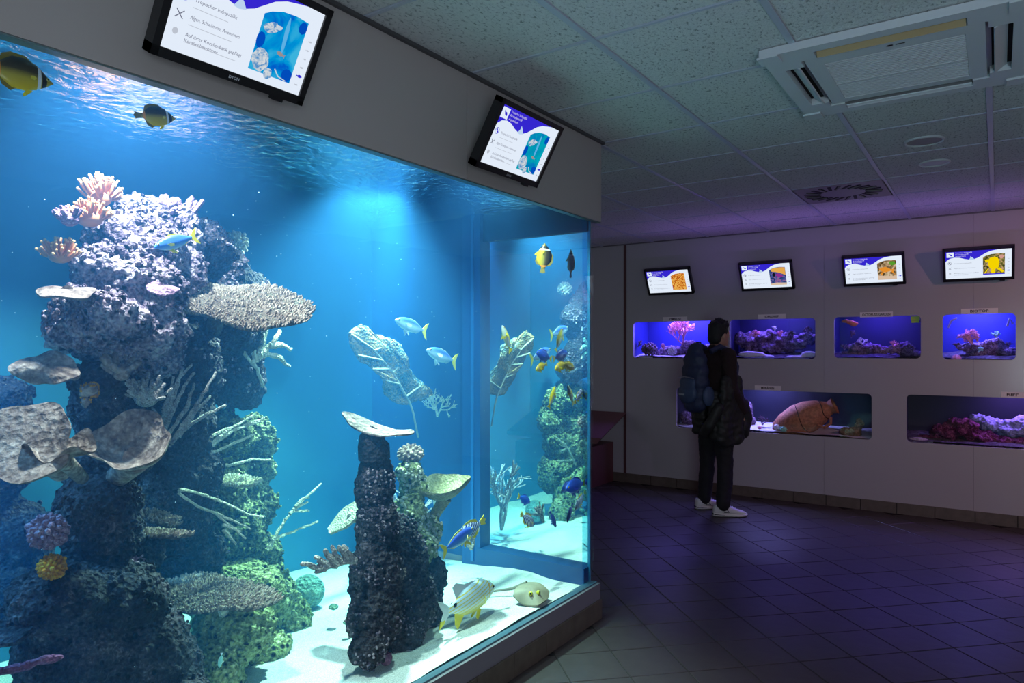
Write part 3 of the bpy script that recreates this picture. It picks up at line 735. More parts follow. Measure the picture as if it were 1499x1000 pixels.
table_coral('table_coral', 'sunlit greenish table coral on the back of the left tower', 337, 702, -2.66, 42, 24, (0.06, -0.1, 0.97), PLATEG, 420, PALE, 25, -2, nubh=8)
# anemones and finger corals
finger_cluster('anemone', 'peach anemone standing highest on the left boulder', 'anemone', 146, 290, -2.56, 21, 17, 80, ANEM, ANEMT, 20, 1.9, 31, 0.9)
finger_cluster('anemone', 'peach anemone just below the highest one', 'anemone', 131, 320, -2.50, 24, 16, 85, ANEM, ANEMT, 16, 1.9, 32, 0.8)
finger_cluster('anemone', 'peach anemone on the left flank of the boulder', 'anemone', 88, 376, -2.46, 21, 12, 60, ANEM, ANEMT, 17, 1.9, 33, 0.7)
finger_cluster('finger_coral', 'small lilac finger coral left of the peach anemones', 'coral', 102, 322, -2.42, 17, 12, 14, LILAC, None, 14, 3.4, 34, 0.4)
finger_cluster('finger_coral', 'purple knobbly finger coral on the boulder summit', 'coral', 243, 310, -2.60, 22, 22, 40, LILAC, None, 7, 4.2, 35, 0.5)
finger_cluster('finger_coral', 'open tube coral pointing up right of the summit', 'coral', 268, 318, -2.60, 14, 12, 9, LILAC, None, 26, 4.2, 36, 1.2)
knob_coral('knob_coral', 'round white knobbly coral on the far slope of the tower', 344, 356, -2.84, 19, 17, PALE, 70, 37)
finger_cluster('finger_coral', 'stubby tan finger coral between the pink plate and the rock neck', 'coral', 178, 545, -2.30, 16, 16, 12, PLATE, None, 22, 5.0, 38, 0.6)
finger_cluster('finger_coral', 'spiky pale finger coral above the big bowl coral', 'coral', 214, 582, -2.32, 22, 18, 34, STICK, None, 20, 2.6, 39, 0.5)
knob_coral('knob_coral', 'grey knobbly coral left of the square column', 70, 778, -2.26, 26, 24, LILAC, 80, 40, 0.2)
knob_coral('sponge', 'orange sponge below the grey knobbly coral', 76, 830, -2.22, 18, 17, ORANGE, 70, 41, 0.2, cat='sponge')
knob_coral('knob_coral', 'lilac encrusting coral on the right of the column foot', 186, 826, -2.34, 24, 15, LILAC, 80, 42, 0.18)
rock('encrusting_coral', 'tan and orange crust hanging under the finger coral', 'coral', [(132, 570, -2.33, 12, 8), (126, 590, -2.34, 5, 8), (140, 575, -2.33, 6, 5)], PLATE, 0.005, 0.02, 0.008, seed=43, crust=60, crustmat=ORANGE, csize=0.004)
whips('branch_coral', 'dark purple encrusted branch reaching in from the lower left', -2.1, [[(-20, 985), (20, 978), (55, 968), (90, 962)]], 7, PURPLE, seed=44)
plate_coral('plate_coral', 'flat grey plate coral lying low at the left edge', 'coral', 8, 930, -2.28, 38, 26, (-0.1, -0.4, 0.9), 3, ROCKD, 0.1, 3, 0.02, 45)
# sticks and whips
whips('stick_coral', 'upright bundle of long grey stick corals right of the rock neck', -2.36,
      [[(238, 640), (250, 590), (262, 555), (281, 534)], [(240, 630), (262, 580), (284, 546)], [(236, 620), (250, 580), (266, 542)], [(244, 640), (272, 600), (284, 562)],
       [(250, 650), (290, 590), (316, 545)], [(240, 600), (250, 570), (254, 552)], [(262, 640), (286, 602), (308, 580)], [(268, 630), (300, 608), (330, 594)]], 3.0, STICK, seed=51)
whips('stick_coral', 'spray of pale whip corals fanning right across the green rock', -2.56,
      [[(290, 665), (330, 632), (371, 608)], [(300, 660), (340, 630), (378, 618), (386, 612)], [(295, 668), (330, 655), (372, 636)], [(300, 645), (330, 628), (345, 624)],
       [(290, 680), (335, 682), (370, 672), (396, 673)], [(320, 640), (360, 622), (380, 615)]], 2.4, PALE, seed=52)
whips('stick_coral', 'drooping pale whip corals below the sunlit table coral', -2.46,
      [[(262, 717), (290, 722), (330, 736), (362, 752), (385, 757)], [(262, 722), (290, 742), (312, 750), (334, 767), (352, 778)], [(312, 750), (336, 760), (367, 775)], [(326, 768), (345, 775), (359, 788)], [(328, 776), (345, 796)]], 2.2, PALE, seed=53)
whips('branch_coral', 'antler-like branch coral hanging under the widest table coral', -2.62,
      [[(374, 530), (366, 500), (362, 475)], [(374, 530), (384, 505), (390, 480)], [(378, 525), (398, 505), (410, 485)], [(380, 520), (405, 520), (424, 536)], [(395, 506), (415, 505), (425, 512)], [(368, 528), (376, 540), (384, 565)], [(354, 500), (358, 520), (368, 532)], [(385, 500), (380, 480), (384, 470)]], 4.0, PALE, seed=54)
whips('stick_coral', 'thin slanting sea whip rising from the sand in open water', -2.7,
      [[(392, 806), (410, 772), (430, 745), (470, 708)], [(424, 752), (436, 742), (450, 735)], [(428, 748), (444, 748), (452, 748)], [(398, 790), (430, 778), (465, 764)], [(432, 742), (442, 730), (452, 728)]], 2.2, PALE, seed=55)
# middle pillar corals
plate_coral('plate_coral', 'thin leaf-like plate coral balanced on top of the middle pillar', 'coral', 552, 627, -2.14, 52, 32, (0.24, -0.10, 0.96), 3, PLATE, 0.22, 2, 0.010, 61,
            stem=[(545, 640, -2.15), (547, 652, -2.15), (548, 672, -2.15)], stem_mat=ROCKD)
plate_coral('cup_coral', 'mushroom-shaped cup coral on the right of the middle pillar', 'coral', 652, 728, -2.2, 37, 28, (-0.10, -0.30, 0.95), 22, PLATEG, 0.08, 3, 0.020, 62, stem=[(640, 748, -2.24), (628, 768, -2.28)])
plate_coral('plate_coral', 'speckled plate coral leaning behind the left of the middle pillar', 'coral', 512, 755, -2.34, 44, 26, (-0.62, -0.35, 0.70), 1, PALE, 0.05, 3, 0.016, 63, stem=[(540, 760, -2.25)])
knob_coral('knob_coral', 'brown cauliflower coral on the sunlit shoulder of the middle pillar', 601, 664, -2.32, 19, 13, NUB, 60, 64, 0.2)
whips('branch_coral', 'spiky dark staghorn coral reaching left from the middle pillar', -2.08,
      [[(520, 820), (490, 826), (462, 830), (442, 826)], [(500, 824), (490, 812), (486, 800)], [(490, 826), (480, 816), (476, 806)], [(510, 820), (500, 808), (496, 800)], [(480, 828), (468, 820), (462, 816)], [(476, 830), (470, 836), (462, 838)], [(515, 818), (508, 808), (503, 800)]], 5.0, STICK, seed=65, bumps=False)
knob_coral('knob_coral', 'blue-violet encrusting patch on the right face of the middle pillar', 600, 855, -2.08, 13, 16, LILAC, 60, 66, 0.2)
knob_coral('knob_coral', 'brown polyp patch beside the blue-violet patch', 585, 838, -2.06, 9, 10, NUB, 30, 67, 0.22)
rock('stone', 'small pink stone at the foot of the middle pillar', 'stone', [(565, 964, -1.99, 10, 10)], PURPLE, 0.005, 0.008, 0.003, seed=68)
rock('stone', 'small green coral fragment lying on sand in front of the pillar', 'stone', [(602, 973, -1.95, 9, 4), (596, 974, -1.95, 5, 4)], ROCKG, 0.004, 0.006, 0.003, seed=69)
rock('stone', 'tiny green fragment on bright sand left of the pillar', 'stone', [(488, 889, -2.52, 7, 3)], BRAIN, 0.005, 0.006, 0.003, seed=70)
rock('stone', 'second tiny grey fragment on bright sand, nearer the pillar', 'stone', [(508, 911, -2.36, 6, 3)], BRAIN, 0.005, 0.006, 0.003, seed=71)
rock('brain_coral', 'green ridged brain coral on the sand behind the left rocks', 'coral', [(450, 866, -2.85, 25, 25)], BRAIN, 0.012, 0.006, 0.002, seed=72)
# fan coral near the back
fan = thing('fan_coral', 'large cream sea fan standing in open blue water near the back', 'coral', onX(600, 590, -2.75))
outline = [(509, 487), (517, 482), (530, 474), (541, 483), (548, 490), (562, 492), (575, 497), (588, 505), (594, 524), (598, 540), (612, 556), (628, 570), (631, 578), (616, 587), (603, 586), (597, 592), (583, 592), (572, 584), (565, 575), (560, 565), (558, 555), (548, 545), (540, 537), (530, 530), (520, 518), (514, 512), (516, 500)]
bm = bmesh.new(); vv = [bm.verts.new(onX(p[0], p[1], -2.75) - fan.location) for p in outline]; bm.faces.new(vv)
bmesh.ops.triangulate(bm, faces=bm.faces[:]); bmesh.ops.subdivide_edges(bm, edges=bm.edges[:], cuts=5, use_grid_fill=True)
rg = random.Random(5)
for v in bm.verts: v.co += Vector((0.03 * noise.noise(v.co * 9), 0.008 * noise.noise(v.co * 40), 0.008 * noise.noise(v.co * 37 + Vector((3, 1, 2)))))
me = bpy.data.meshes.new('fan_blade'); bm.to_mesh(me); bm.free()
me = evaluated(me, lambda o: setattr(o.modifiers.new('s', 'SOLIDIFY'), 'thickness', 0.007)); me.name = 'fan_blade'
me.polygons.foreach_set('use_smooth', [True] * len(me.polygons)); link_mesh('fan_blade', me, FANM, fan)
m = MB()
for ln in ([(600, 590), (575, 545), (545, 510), (515, 490)], [(575, 545), (590, 530)], [(560, 527), (525, 520)], [(585, 562), (560, 556)], [(595, 580), (615, 565)], [(548, 513), (572, 503)], [(570, 540), (545, 540)], [(600, 590), (605, 605), (612, 640)]):
    for dx in (0.008, -0.008) if ln[0] != (600, 590) else (0.006,):
        m.tube([onX(p[0], p[1], -2.75 + dx) for p in ln], 0.006, 6)
m.build('veins', plain('fan_vein', (0.30, 0.27, 0.20), .7), fan)
# corals that show only in the end pane's mirror, standing behind the middle pillar
tree_coral('branch_coral', 'bushy staghorn coral mirrored in the end pane', 585, 830, -2.76, 150, STICK, (0.0, 0, 1), 4, 0.75, 3.2, 81, 0.8)
tree_coral('branch_coral', 'pale fine branched coral beside the blue corner post', 640, 610, -2.85, 50, PALE, (0.1, 0, 1), 4, 0.9, 1.5, 82, 0.6)
tree_coral('branch_coral', 'thin branched coral low beside the corner post', 690, 805, -2.35, 46, STICK, (-0.1, 0, 1), 3, 0.9, 2.4, 83, 0.6)
tree_coral('branch_coral', 'sparse whip coral right of the sea fan', 636, 740, -2.7, 44, PALE, (0.0, 0, 1), 3, 0.8, 1.4, 84, 0.6)

# ------------------------------------------------------------------ fish
def fish_material(name, zstops, bars=(), stripes=None, rough=0.35, xstops=None):
    """zstops: (z, colour) from belly to back in body lengths; bars: (x centre, half width, colour); stripes: (frequency, slant, colour, share)"""
    if name in MATS: return MATS[name]
    m, nt, b = nmat(name); L = nt.links.new
    tc = nt.nodes.new('ShaderNodeTexCoord'); sx = nt.nodes.new('ShaderNodeSeparateXYZ'); L(tc.outputs['Object'], sx.inputs[0])
    def math_(op, a, b_=None, c_=None):
        n = nt.nodes.new('ShaderNodeMath'); n.operation = op
        for i, q in enumerate((a, b_, c_)):
            if q is None: continue
            if isinstance(q, (int, float)): n.inputs[i].default_value = q
            else: L(q, n.inputs[i])
        return n.outputs[0]
    def mix(f, c1, c2):
        n = nt.nodes.new('ShaderNodeMix'); n.data_type = 'RGBA'; L(f, n.inputs[0])
        for i, c in ((6, c1), (7, c2)):
            if isinstance(c, tuple): n.inputs[i].default_value = col4(c)
            else: L(c, n.inputs[i])
        return n.outputs[2]
    cur = ramp(nt, math_('MULTIPLY_ADD', sx.outputs['Z'], 1.0, 0.5), [(z + 0.5, c) for z, c in zstops])
    if stripes:
        fq, sl, c, sh = stripes
        w_ = math_('SINE', math_('MULTIPLY', math_('MULTIPLY_ADD', sx.outputs['X'], sl, sx.outputs['Z']), fq))
        cur = mix(math_('SMOOTH_MIN', math_('GREATER_THAN', w_, sh), 1.0, 0.01), cur, c)
    if xstops:
        for x0, c in xstops:                    # everything behind x0 takes the colour
            cur = mix(math_('LESS_THAN', math_('MULTIPLY_ADD', sx.outputs['Z'], 0.25, sx.outputs['X']), x0), cur, c)
    for x0, hw, c in bars:
        d = math_('ABSOLUTE', math_('SUBTRACT', sx.outputs['X'], x0))
        cur = mix(math_('LESS_THAN', d, hw), cur, c)
    L(cur, b.inputs['Base Color']); b.inputs['Roughness'].default_value = rough
    MATS[name] = m; return m
YEL = plain('fin_yellow', (0.85, 0.68, 0.02), 0.4); WHT = plain('fin_white', (0.75, 0.78, 0.80), 0.4); NAVY = plain('fin_blue', (0.02, 0.06, 0.45), 0.4)
OLV = plain('fin_olive', (0.20, 0.16, 0.02), 0.45); EYEW = plain('eye_ring', (0.5, 0.42, 0.1), 0.2); EYEB = plain('eye_black', (0.005, 0.005, 0.008), 0.1)
SLIM = [(.5, -.005, -.015, .004), (.46, .035, -.04, .022), (.38, .08, -.085, .045), (.26, .12, -.12, .062), (.1, .14, -.145, .07), (-.08, .12, -.125, .058), (-.22, .07, -.07, .034), (-.31, .032, -.032, .015), (-.35, .03, -.03, .008)]
DEEP = [(.5, .0, -.02, .004), (.45, .03, -.055, .02), (.38, .10, -.11, .045), (.26, .21, -.18, .06), (.1, .27, -.24, .07), (-.08, .255, -.24, .06), (-.2, .17, -.16, .04), (-.29, .07, -.065, .018), (-.34, .065, -.06, .008)]
OVAL = [(.5, .0, -.02, .004), (.46, .04, -.05, .024), (.38, .11, -.09, .05), (.26, .17, -.14, .068), (.1, .19, -.175, .075), (-.08, .155, -.15, .06), (-.2, .095, -.09, .036), (-.29, .05, -.05, .016), (-.34, .05, -.05, .008)]
KINDS = {
 'fusilier': dict(prof=SLIM, body=fish_material('fusilier_body', [(-.14, (.45, .65, .75)), (-.03, (.10, .30, .75)), (.06, (.03, .10, .62)), (.10, (.04, .08, .45))]), back=YEL, tail=YEL,
     dorsal=[(.16, .135), (.12, .165), (-.05, .15), (-.2, .085), (-.28, .05), (-.26, .03), (-.08, .10)], anal=[(-.08, -.11), (-.16, -.12), (-.27, -.05), (-.2, -.055)], fork=(.17, .07), finmat=YEL),
 'silver_fusilier': dict(prof=SLIM, body=fish_material('silver_fusilier_body', [(-.14, (.70, .80, .80)), (-.02, (.42, .60, .80)), (.05, (.05, .14, .62)), (.12, (.03, .08, .5))]), back=YEL, tail=YEL,
     dorsal=[(.12, .13), (.08, .145), (-.08, .13), (-.24, .065), (-.2, .05)], anal=[(-.08, -.11), (-.16, -.12), (-.27, -.05), (-.2, -.055)], fork=(.18, .06), finmat=WHT),
 'raccoon': dict(prof=DEEP, body=fish_material('raccoon_body', [(-.24, (.70, .48, .02)), (-.05, (.45, .36, .03)), (.06, (.05, .04, .015)), (.20, (.008, .007, .006))], bars=[(.36, .035, (.01, .01, .015)), (.285, .025, (.75, .8, .85)), (-.27, .03, (.85, .3, .03))]), tail=OLV,
     dorsal=[(.2, .23), (.1, .30), (-.1, .31), (-.22, .25), (-.27, .10), (-.2, .12)], anal=[(0, -.22), (-.1, -.29), (-.22, -.22), (-.26, -.08), (-.18, -.12)], fork=(.10, -.02), finmat=OLV, pelvic=YEL),
 'angel': dict(prof=OVAL, body=fish_material('angel_body', [(-.15, (.80, .62, .03)), (-.09, (.75, .78, .85)), (.14, (.75, .80, .9))], stripes=(95, 0.55, (.01, .03, .25), 0.1)), tail=YEL,
     dorsal=[(.2, .16), (.1, .215), (-.1, .21), (-.24, .15), (-.27, .05), (-.15, .09)], anal=[(0, -.15), (-.1, -.21), (-.22, -.16), (-.27, -.05), (-.15, -.1)], fork=(.11, -.02), finmat=YEL, pelvic=YEL),
 'snapper': dict(prof=OVAL, body=fish_material('snapper_body', [(-.16, (.88, .72, .02)), (-.10, (.85, .80, .35)), (-.05, (.80, .88, .93)), (.15, (.68, .85, .98))], stripes=(150, -0.22, (.85, .66, .10), 0.62), bars=[(.33, .012, (.85, .45, .05))]), tail=YEL,
     dorsal=[(.2, .16), (.12, .20), (-.06, .21), (-.20, .27), (-.26, .24), (-.2, .08), (-.08, .12)], anal=[(-.08, -.13), (-.20, -.27), (-.24, -.20), (-.24, -.05)], fork=(.16, .08), finmat=WHT, pelvic=YEL, spot=True, tailw=True),
 'yellow': dict(prof=OVAL, body=fish_material('yellow_body', [(-.15, (.90, .66, .04)), (.05, (.85, .62, .03)), (.15, (.7, .45, .03))], bars=[(.31, .04, (.75, .55, .25))]), tail=YEL,
     dorsal=[(.2, .16), (.1, .21), (-.1, .19), (-.25, .10), (-.2, .07)], anal=[(0, -.15), (-.1, -.2), (-.24, -.1), (-.2, -.06)], fork=(.12, .02), finmat=YEL, pelvic=YEL),
 'yellowwhite': dict(prof=SLIM, body=fish_material('yellowwhite_body', [(-.12, (.85, .85, .6)), (.0, (.75, .8, .82)), (.06, (.85, .70, .05)), (.12, (.8, .6, .03))], bars=[(.12, .035, (.9, .75, .05))], xstops=[(-.28, (.9, .7, .02))]), tail=YEL,
     dorsal=[(.15, .12), (.1, .17), (-.1, .16), (-.24, .08), (-.2, .05)], anal=[(-.05, -.12), (-.16, -.14), (-.27, -.05), (-.2, -.05)], fork=(.13, .03), finmat=YEL),
 'bluetang': dict(prof=OVAL, body=fish_material('bluetang_body', [(-.15, (.02, .10, .6)), (.05, (.03, .16, .85)), (.15, (.02, .08, .5))]), tail=YEL,
     dorsal=[(.25, .14), (.1, .215), (-.1, .19), (-.25, .08), (-.2, .07)], anal=[(.05, -.16), (-.1, -.2), (-.24, -.08), (-.2, -.06)], fork=(.13, .03), finmat=NAVY),
 'damsel': dict(prof=SLIM, body=fish_material('damsel_body', [(-.14, (.05, .08, .30)), (.0, (.04, .10, .5)), (.12, (.01, .02, .15))]), tail=NAVY,
     dorsal=[(.15, .12), (.1, .17), (-.1, .15), (-.24, .07), (-.2, .05)], anal=[(-.02, -.13), (-.14, -.16), (-.26, -.06), (-.2, -.05)], fork=(.10, .02), finmat=NAVY),
 'pale': dict(prof=OVAL, body=fish_material('pale_body', [(-.15, (.25, .55, .5)), (.15, (.2, .48, .48))]), tail=WHT,
     dorsal=[(.2, .16), (.1, .2), (-.1, .18), (-.24, .09), (-.2, .07)], anal=[(0, -.16), (-.1, -.2), (-.24, -.09), (-.2, -.06)], fork=(.12, .03), finmat=WHT),
}
YZ = Matrix(((1, 0, 0), (0, 0, 1), (0, 1, 0)))
def fin(m, poly, t=0.008, M=None):
    """outline in x,z; thin lens-like fin"""
    q = Matrix(((1, 0, 0), (0, 0, -1), (0, 1, 0)))
    m.prism(poly, t, (M @ q) if M is not None else q, -t / 2)
PROTO = {}
def build_fish(kind, root):
    K = KINDS[kind]; pr = K['prof']; m = MB(); rs = []
    for x, zt, zb, w_ in pr:
        c = (zt + zb) / 2; h_ = (zt - zb) / 2
        rs.append([Vector((x, w_ * math.copysign(abs(math.sin(a)) ** 1.0, math.sin(a)), c + h_ * math.cos(a))) for a in [2 * math.pi * j / 14 for j in range(14)]])
    m.rings(rs); m.build('body', K['body'], root, world=False)
    # fins
    sp, nk = K['fork']; zt = pr[-1][1] * 0.9
    f = MB(); fin(f, [(-.33, zt), (-.42, sp * .75), (-.5, sp), (-.47, sp * .55), (-.5 + nk + .0, 0.0), (-.47, -sp * .55), (-.5, -sp), (-.42, -sp * .75), (-.33, -zt)])
    f.build('tail_fin', WHT if K.get('tailw') else K['tail'], root, smooth=False, world=False)
    if K.get('tailw'):
        f = MB(); fin(f, [(-.40, -sp * .5), (-.42, -sp * .76), (-.505, -sp * 1.02), (-.475, -sp * .5)], 0.011); f.build('tail_tip', YEL, root, smooth=False, world=False)
    f = MB(); fin(f, K['dorsal']); f.build('dorsal_fin', K.get('back') or K['finmat'], root, smooth=False, world=False)
    f = MB(); fin(f, K['anal']); f.build('anal_fin', K['tail'] if kind in ('snapper', 'raccoon') else K['finmat'], root, smooth=False, world=False)
    for s in (-1, 1):
        f = MB(); A = Matrix.Rotation(R_(-35 * s), 3, 'Z')
        q = [(0, .02), (-.06, .035), (-.13, .01), (-.12, -.035), (-.05, -.03)]
        w_ = pr[3][3]; fin(f, q, 0.006, A)
        f.v = [(p[0] + .24, p[1] + s * w_ * 0.96, p[2] - .03) for p in f.v]; f.build('pectoral_fin', K.get('pelvic') or K['finmat'], root, smooth=False, world=False)
        f = MB(); zb = pr[4][2]; A = Matrix.Rotation(R_(18 * s), 3, 'X')
        fin(f, [(0, 0), (-.10, -.10), (-.12, -.06), (-.07, 0.01)], 0.006, A); f.v = [(p[0] + .2, p[1] + s * .02, p[2] + zb * .93) for p in f.v]
        f.build('pelvic_fin', K.get('pelvic') or K['finmat'], root, smooth=False, world=False)
        ex, ez, ew = .41, .03 if kind != 'raccoon' else .02, 0.038
        e = MB(); e.ball((ex, s * ew, ez), (.026, .012, .026), 10, 6); eo = e.build('eye', EYEW, root, world=False)
        e = MB(); e.ball((ex, s * (ew + .008), ez), (.016, .008, .016), 8, 6); e.build('pupil', EYEB, eo, world=False)
    if K.get('spot'):
        for s in (-1, 1):
            e = MB(); e.ball((-.245, s * .022, .035), (.032, .009, .028), 12, 6); e.build('tail_spot', EYEB, root, world=False)
FISHN = {}
def fish(kind, head, tail, label, Xh, Xt=None, group='fish in the large aquarium', name='fish'):
    """snout and tail-tip pixels with the depth planes they lie on"""
    Xt = Xh if Xt is None else Xt
    a = onX(*head, Xh); b = onX(*tail, Xt); d = a - b; Ln = d.length; x = d.normalized()
    z = (UV - x * UV.dot(x)); z = z.normalized() if z.length > 0.2 else (RV - x * RV.dot(x)).normalized()
    y = z.cross(x)
    root = thing(name, label, 'fish', (0, 0, 0), group)
    if kind not in PROTO:
        build_fish(kind, root); PROTO[kind] = root
    else:
        for ch in PROTO[kind].children:
            c = ch.copy(); COL.objects.link(c); c.parent = root
            for g in ch.children:
                e = g.copy(); COL.objects.link(e); e.parent = c
    M = Matrix((x, y, z)).transposed().to_4x4(); M.translation = (a + b) / 2
    root.matrix_world = M @ Matrix.Scale(Ln, 4)
    return root
fish('raccoon', (78, 122), (-30, 92), 'dark and yellow butterflyfish cut by the left edge of view', -1.93)
fish('raccoon', (257, 173), (196, 168), 'dark butterflyfish with yellow belly swimming just under the water surface', -1.95, -1.97)
fish('fusilier', (225, 362), (290, 345), 'blue fish with yellow back crossing the top of the left boulder', -2.30)
fish('silver_fusilier', (578, 468), (626, 486), 'silver-blue fish with yellow tail above the sea fan', -2.45)
fish('silver_fusilier', (624, 512), (669, 530), 'silver-blue fish with yellow tail, lower right of its twin', -2.45)
fish('snapper', (725, 858), (642, 902), 'large white fish with yellow lines and a black tail spot near the sand', -1.97, -1.99)
fish('fusilier', (694, 772), (646, 809), 'blue fish with yellow tail just above the large yellow-lined fish', -2.02, -2.04)
fish('angel', (664, 796), (710, 760), 'striped angelfish with raised yellow tail behind the blue fish', -2.09, -2.07)
fish('raccoon', (798, 356), (794, 400), 'thin dark butterflyfish seen end-on near the end pane', -2.02, -2.03)
fish('yellowwhite', (735, 476), (748, 516), 'yellow and white fish diving beside the mirrored sea fan', -2.18)
fish('bluetang', (785, 516), (808, 526), 'small blue fish with yellow tail near the end pane', -2.06)
fish('yellow', (784, 542), (801, 532), 'small yellow fish, left of two below the blue fish', -2.05)
fish('yellow', (812, 541), (830, 531), 'small yellow fish, right of two below the blue fish', -1.98)
fish('yellowwhite', (813, 565), (803, 598), 'yellow and white fish heading up near the end pane', -2.0)
fish('angel', (853, 570), (841, 590), 'tiny striped angelfish at the right end of the aquarium', -1.87)
fish('bluetang', (776, 736), (758, 726), 'small pale blue fish with yellow tail above the mirrored corals', -2.1)
fish('angel', (782, 770), (762, 752), 'blue and white striped fish in front of the end pane', -2.04)
fish('damsel', (814, 772), (805, 748), 'dark blue slender fish hanging nose down over the pale sand', -2.0)
fish('bluetang', (828, 716), (858, 706), 'bright blue fish near the right corner of the aquarium', -1.86)
fish('pale', (321, 978), (325, 955), 'pale green fish resting below the lower table coral', -2.3)
# stingray
ray_c = onX(778, 886, -1.90); zr = sand_z(ray_c.x, ray_c.y) + 0.040
sr = thing('stingray', 'tan stingray with yellow eyes lying on sand by the front pane', 'stingray', (ray_c.x, ray_c.y, zr))
m = MB(); n = 40; rings_t = []; rings_b = []
def disc_r(a):
    return 0.80 / (abs(math.cos(a)) ** 1.35 + abs(math.sin(a)) ** 1.35) ** (1 / 1.35) * 1.28
TR = Matrix.Rotation(TH - R_(70), 3, 'Z') @ Matrix.Rotation(R_(24), 3, 'Y')
for i in range(9):
    r = i / 8
    rings_t.append([TR @ Vector((0.088 * r * disc_r(2 * math.pi * j / n) * math.cos(2 * math.pi * j / n), 0.095 * r * disc_r(2 * math.pi * j / n) * math.sin(2 * math.pi * j / n), 0.030 * (1 - r ** 1.6) + 0.010 * r * r * math.sin(3 * 2 * math.pi * j / n + 1) + 0.004)) for j in range(n)])
for i in range(8, -1, -1):
    r = i / 8
    rings_b.append([TR @ Vector((0.088 * r * disc_r(2 * math.pi * j / n) * math.cos(2 * math.pi * j / n), 0.095 * r * disc_r(2 * math.pi * j / n) * math.sin(2 * math.pi * j / n), 0.010 * r * r * math.sin(3 * 2 * math.pi * j / n + 1) - 0.004)) for j in range(n)])
m.rings(rings_t + rings_b); m.build('body', plain('ray_skin', (0.24, 0.20, 0.145), 0.6, var=0.15, bscale=30), sr, world=False)
for s in (-1, 1):
    m = MB(); m.ball(TR @ Vector((0.030, s * 0.020, 0.032)), (0.011, 0.010, 0.011), 10, 6); e = m.build('eye', plain('ray_eye', (0.55, 0.48, 0.03), 0.3), sr, world=False)
    m = MB(); m.ball(TR @ Vector((0.036, s * 0.024, 0.037)), (0.005, 0.005, 0.006), 8, 5); m.build('pupil', EYEB, e, world=False)
m = MB(); m.tube([TR @ Vector((-0.07, 0, 0.006)), Vector((-0.13, 0.02, -0.005)), Vector((-0.21, -0.03, -0.02)), Vector((-0.27, -0.09, -0.022))], [0.012, 0.008, 0.005, 0.003], 8)
m.build('tail', plain('ray_tail', (0.17, 0.15, 0.12), 0.6), sr, world=False)

# ------------------------------------------------------------------ monitors
SCRW = glow('screen_white', (0.80, 0.88, 1.0), 0.95); SCRB = glow('screen_blue', (0.035, 0.02, 0.62), 1.0); SCRL = glow('screen_pale', (0.55, 0.72, 0.95), 0.9)
SCRT = glow('screen_text', (0.16, 0.17, 0.24), 1.0); SCRG = glow('screen_grey', (0.50, 0.54, 0.62), 1.0); SCRWT = glow('screen_title', (0.75, 0.7, 0.9), 0.9)
def photo_mat(name, stops, scale, dist=1.5, det=4):
    m = bpy.data.materials.new(name); m.use_nodes = True; nt = m.node_tree; nt.nodes.clear(); L = nt.links.new
    tc = nt.nodes.new('ShaderNodeTexCoord'); n = nt.nodes.new('ShaderNodeTexNoise'); n.inputs['Scale'].default_value = scale; n.inputs['Detail'].default_value = det; n.inputs['Distortion'].default_value = dist
    L(tc.outputs['Object'], n.inputs['Vector']); e = nt.nodes.new('ShaderNodeEmission'); L(ramp(nt, n.outputs['Fac'], stops), e.inputs[0]); e.inputs[1].default_value = 0.9
    o = nt.nodes.new('ShaderNodeOutputMaterial'); L(e.outputs[0], o.inputs[0]); return m
PH = {'reef': photo_mat('photo_reef', [(0.35, (0.0, 0.12, 0.65)), (0.5, (0.0, 0.35, 0.75)), (0.65, (0.05, 0.50, 0.80))], 9),
      'teal': photo_mat('photo_teal', [(0.35, (0.0, 0.20, 0.55)), (0.5, (0.0, 0.36, 0.50)), (0.65, (0.0, 0.42, 0.55))], 9),
      'orange': photo_mat('photo_orange', [(0.36, (0.35, 0.04, 0.0)), (0.48, (0.75, 0.20, 0.01)), (0.58, (0.95, 0.62, 0.15)), (0.64, (0.8, 0.3, 0.02))], 26, 2.5),
      'darkreef': photo_mat('photo_dark_reef', [(0.36, (0.01, 0.03, 0.12)), (0.5, (0.05, 0.10, 0.35)), (0.62, (0.30, 0.12, 0.3))], 20, 2.0),
      'brown': photo_mat('photo_brown', [(0.36, (0.05, 0.03, 0.01)), (0.5, (0.35, 0.22, 0.10)), (0.62, (0.70, 0.55, 0.36))], 18, 2.0),
      'cprint': photo_mat('photo_coral_print', [(0.40, (0.10, 0.30, 0.62)), (0.5, (0.45, 0.58, 0.72)), (0.6, (0.72, 0.75, 0.78))], 60, 1.5),
      'olive': photo_mat('photo_olive', [(0.36, (0.03, 0.03, 0.01)), (0.5, (0.22, 0.2, 0.04)), (0.62, (0.62, 0.38, 0.2))], 22, 2.0)}
def flat_part(name, poly, z, mat, parent, t=0.0004):
    m = MB(); m.prism(poly, t, None, z); return m.build(name, mat, parent, smooth=False, world=False)
def put_text(s, x, y, size, z, mat, parent, name='lettering', width=None, bold=0.0):
    me = text_mesh(s, size, bold)
    if width:
        xs_ = [v.co.x for v in me.vertices]; k = width / max(1e-6, max(xs_) - min(xs_)); me.transform(Matrix.Diagonal((k, 1, 1, 1)))
    me.name = name; o = link_mesh(name, me, mat, parent); o.location = (x, y, z); return o
def ell(cx, cy, a, b, rot=0, n=20, k=0.0, seed=0):
    rg = random.Random(seed); c, s = math.cos(R_(rot)), math.sin(R_(rot)); out = []
    for i in range(n):
        t = 2 * math.pi * i / n; q = 1 + k * rg.uniform(-1, 1); x, y = a * q * math.cos(t), b * q * math.sin(t); out.append((cx + c * x - s * y, cy + s * x + c * y))
    return out
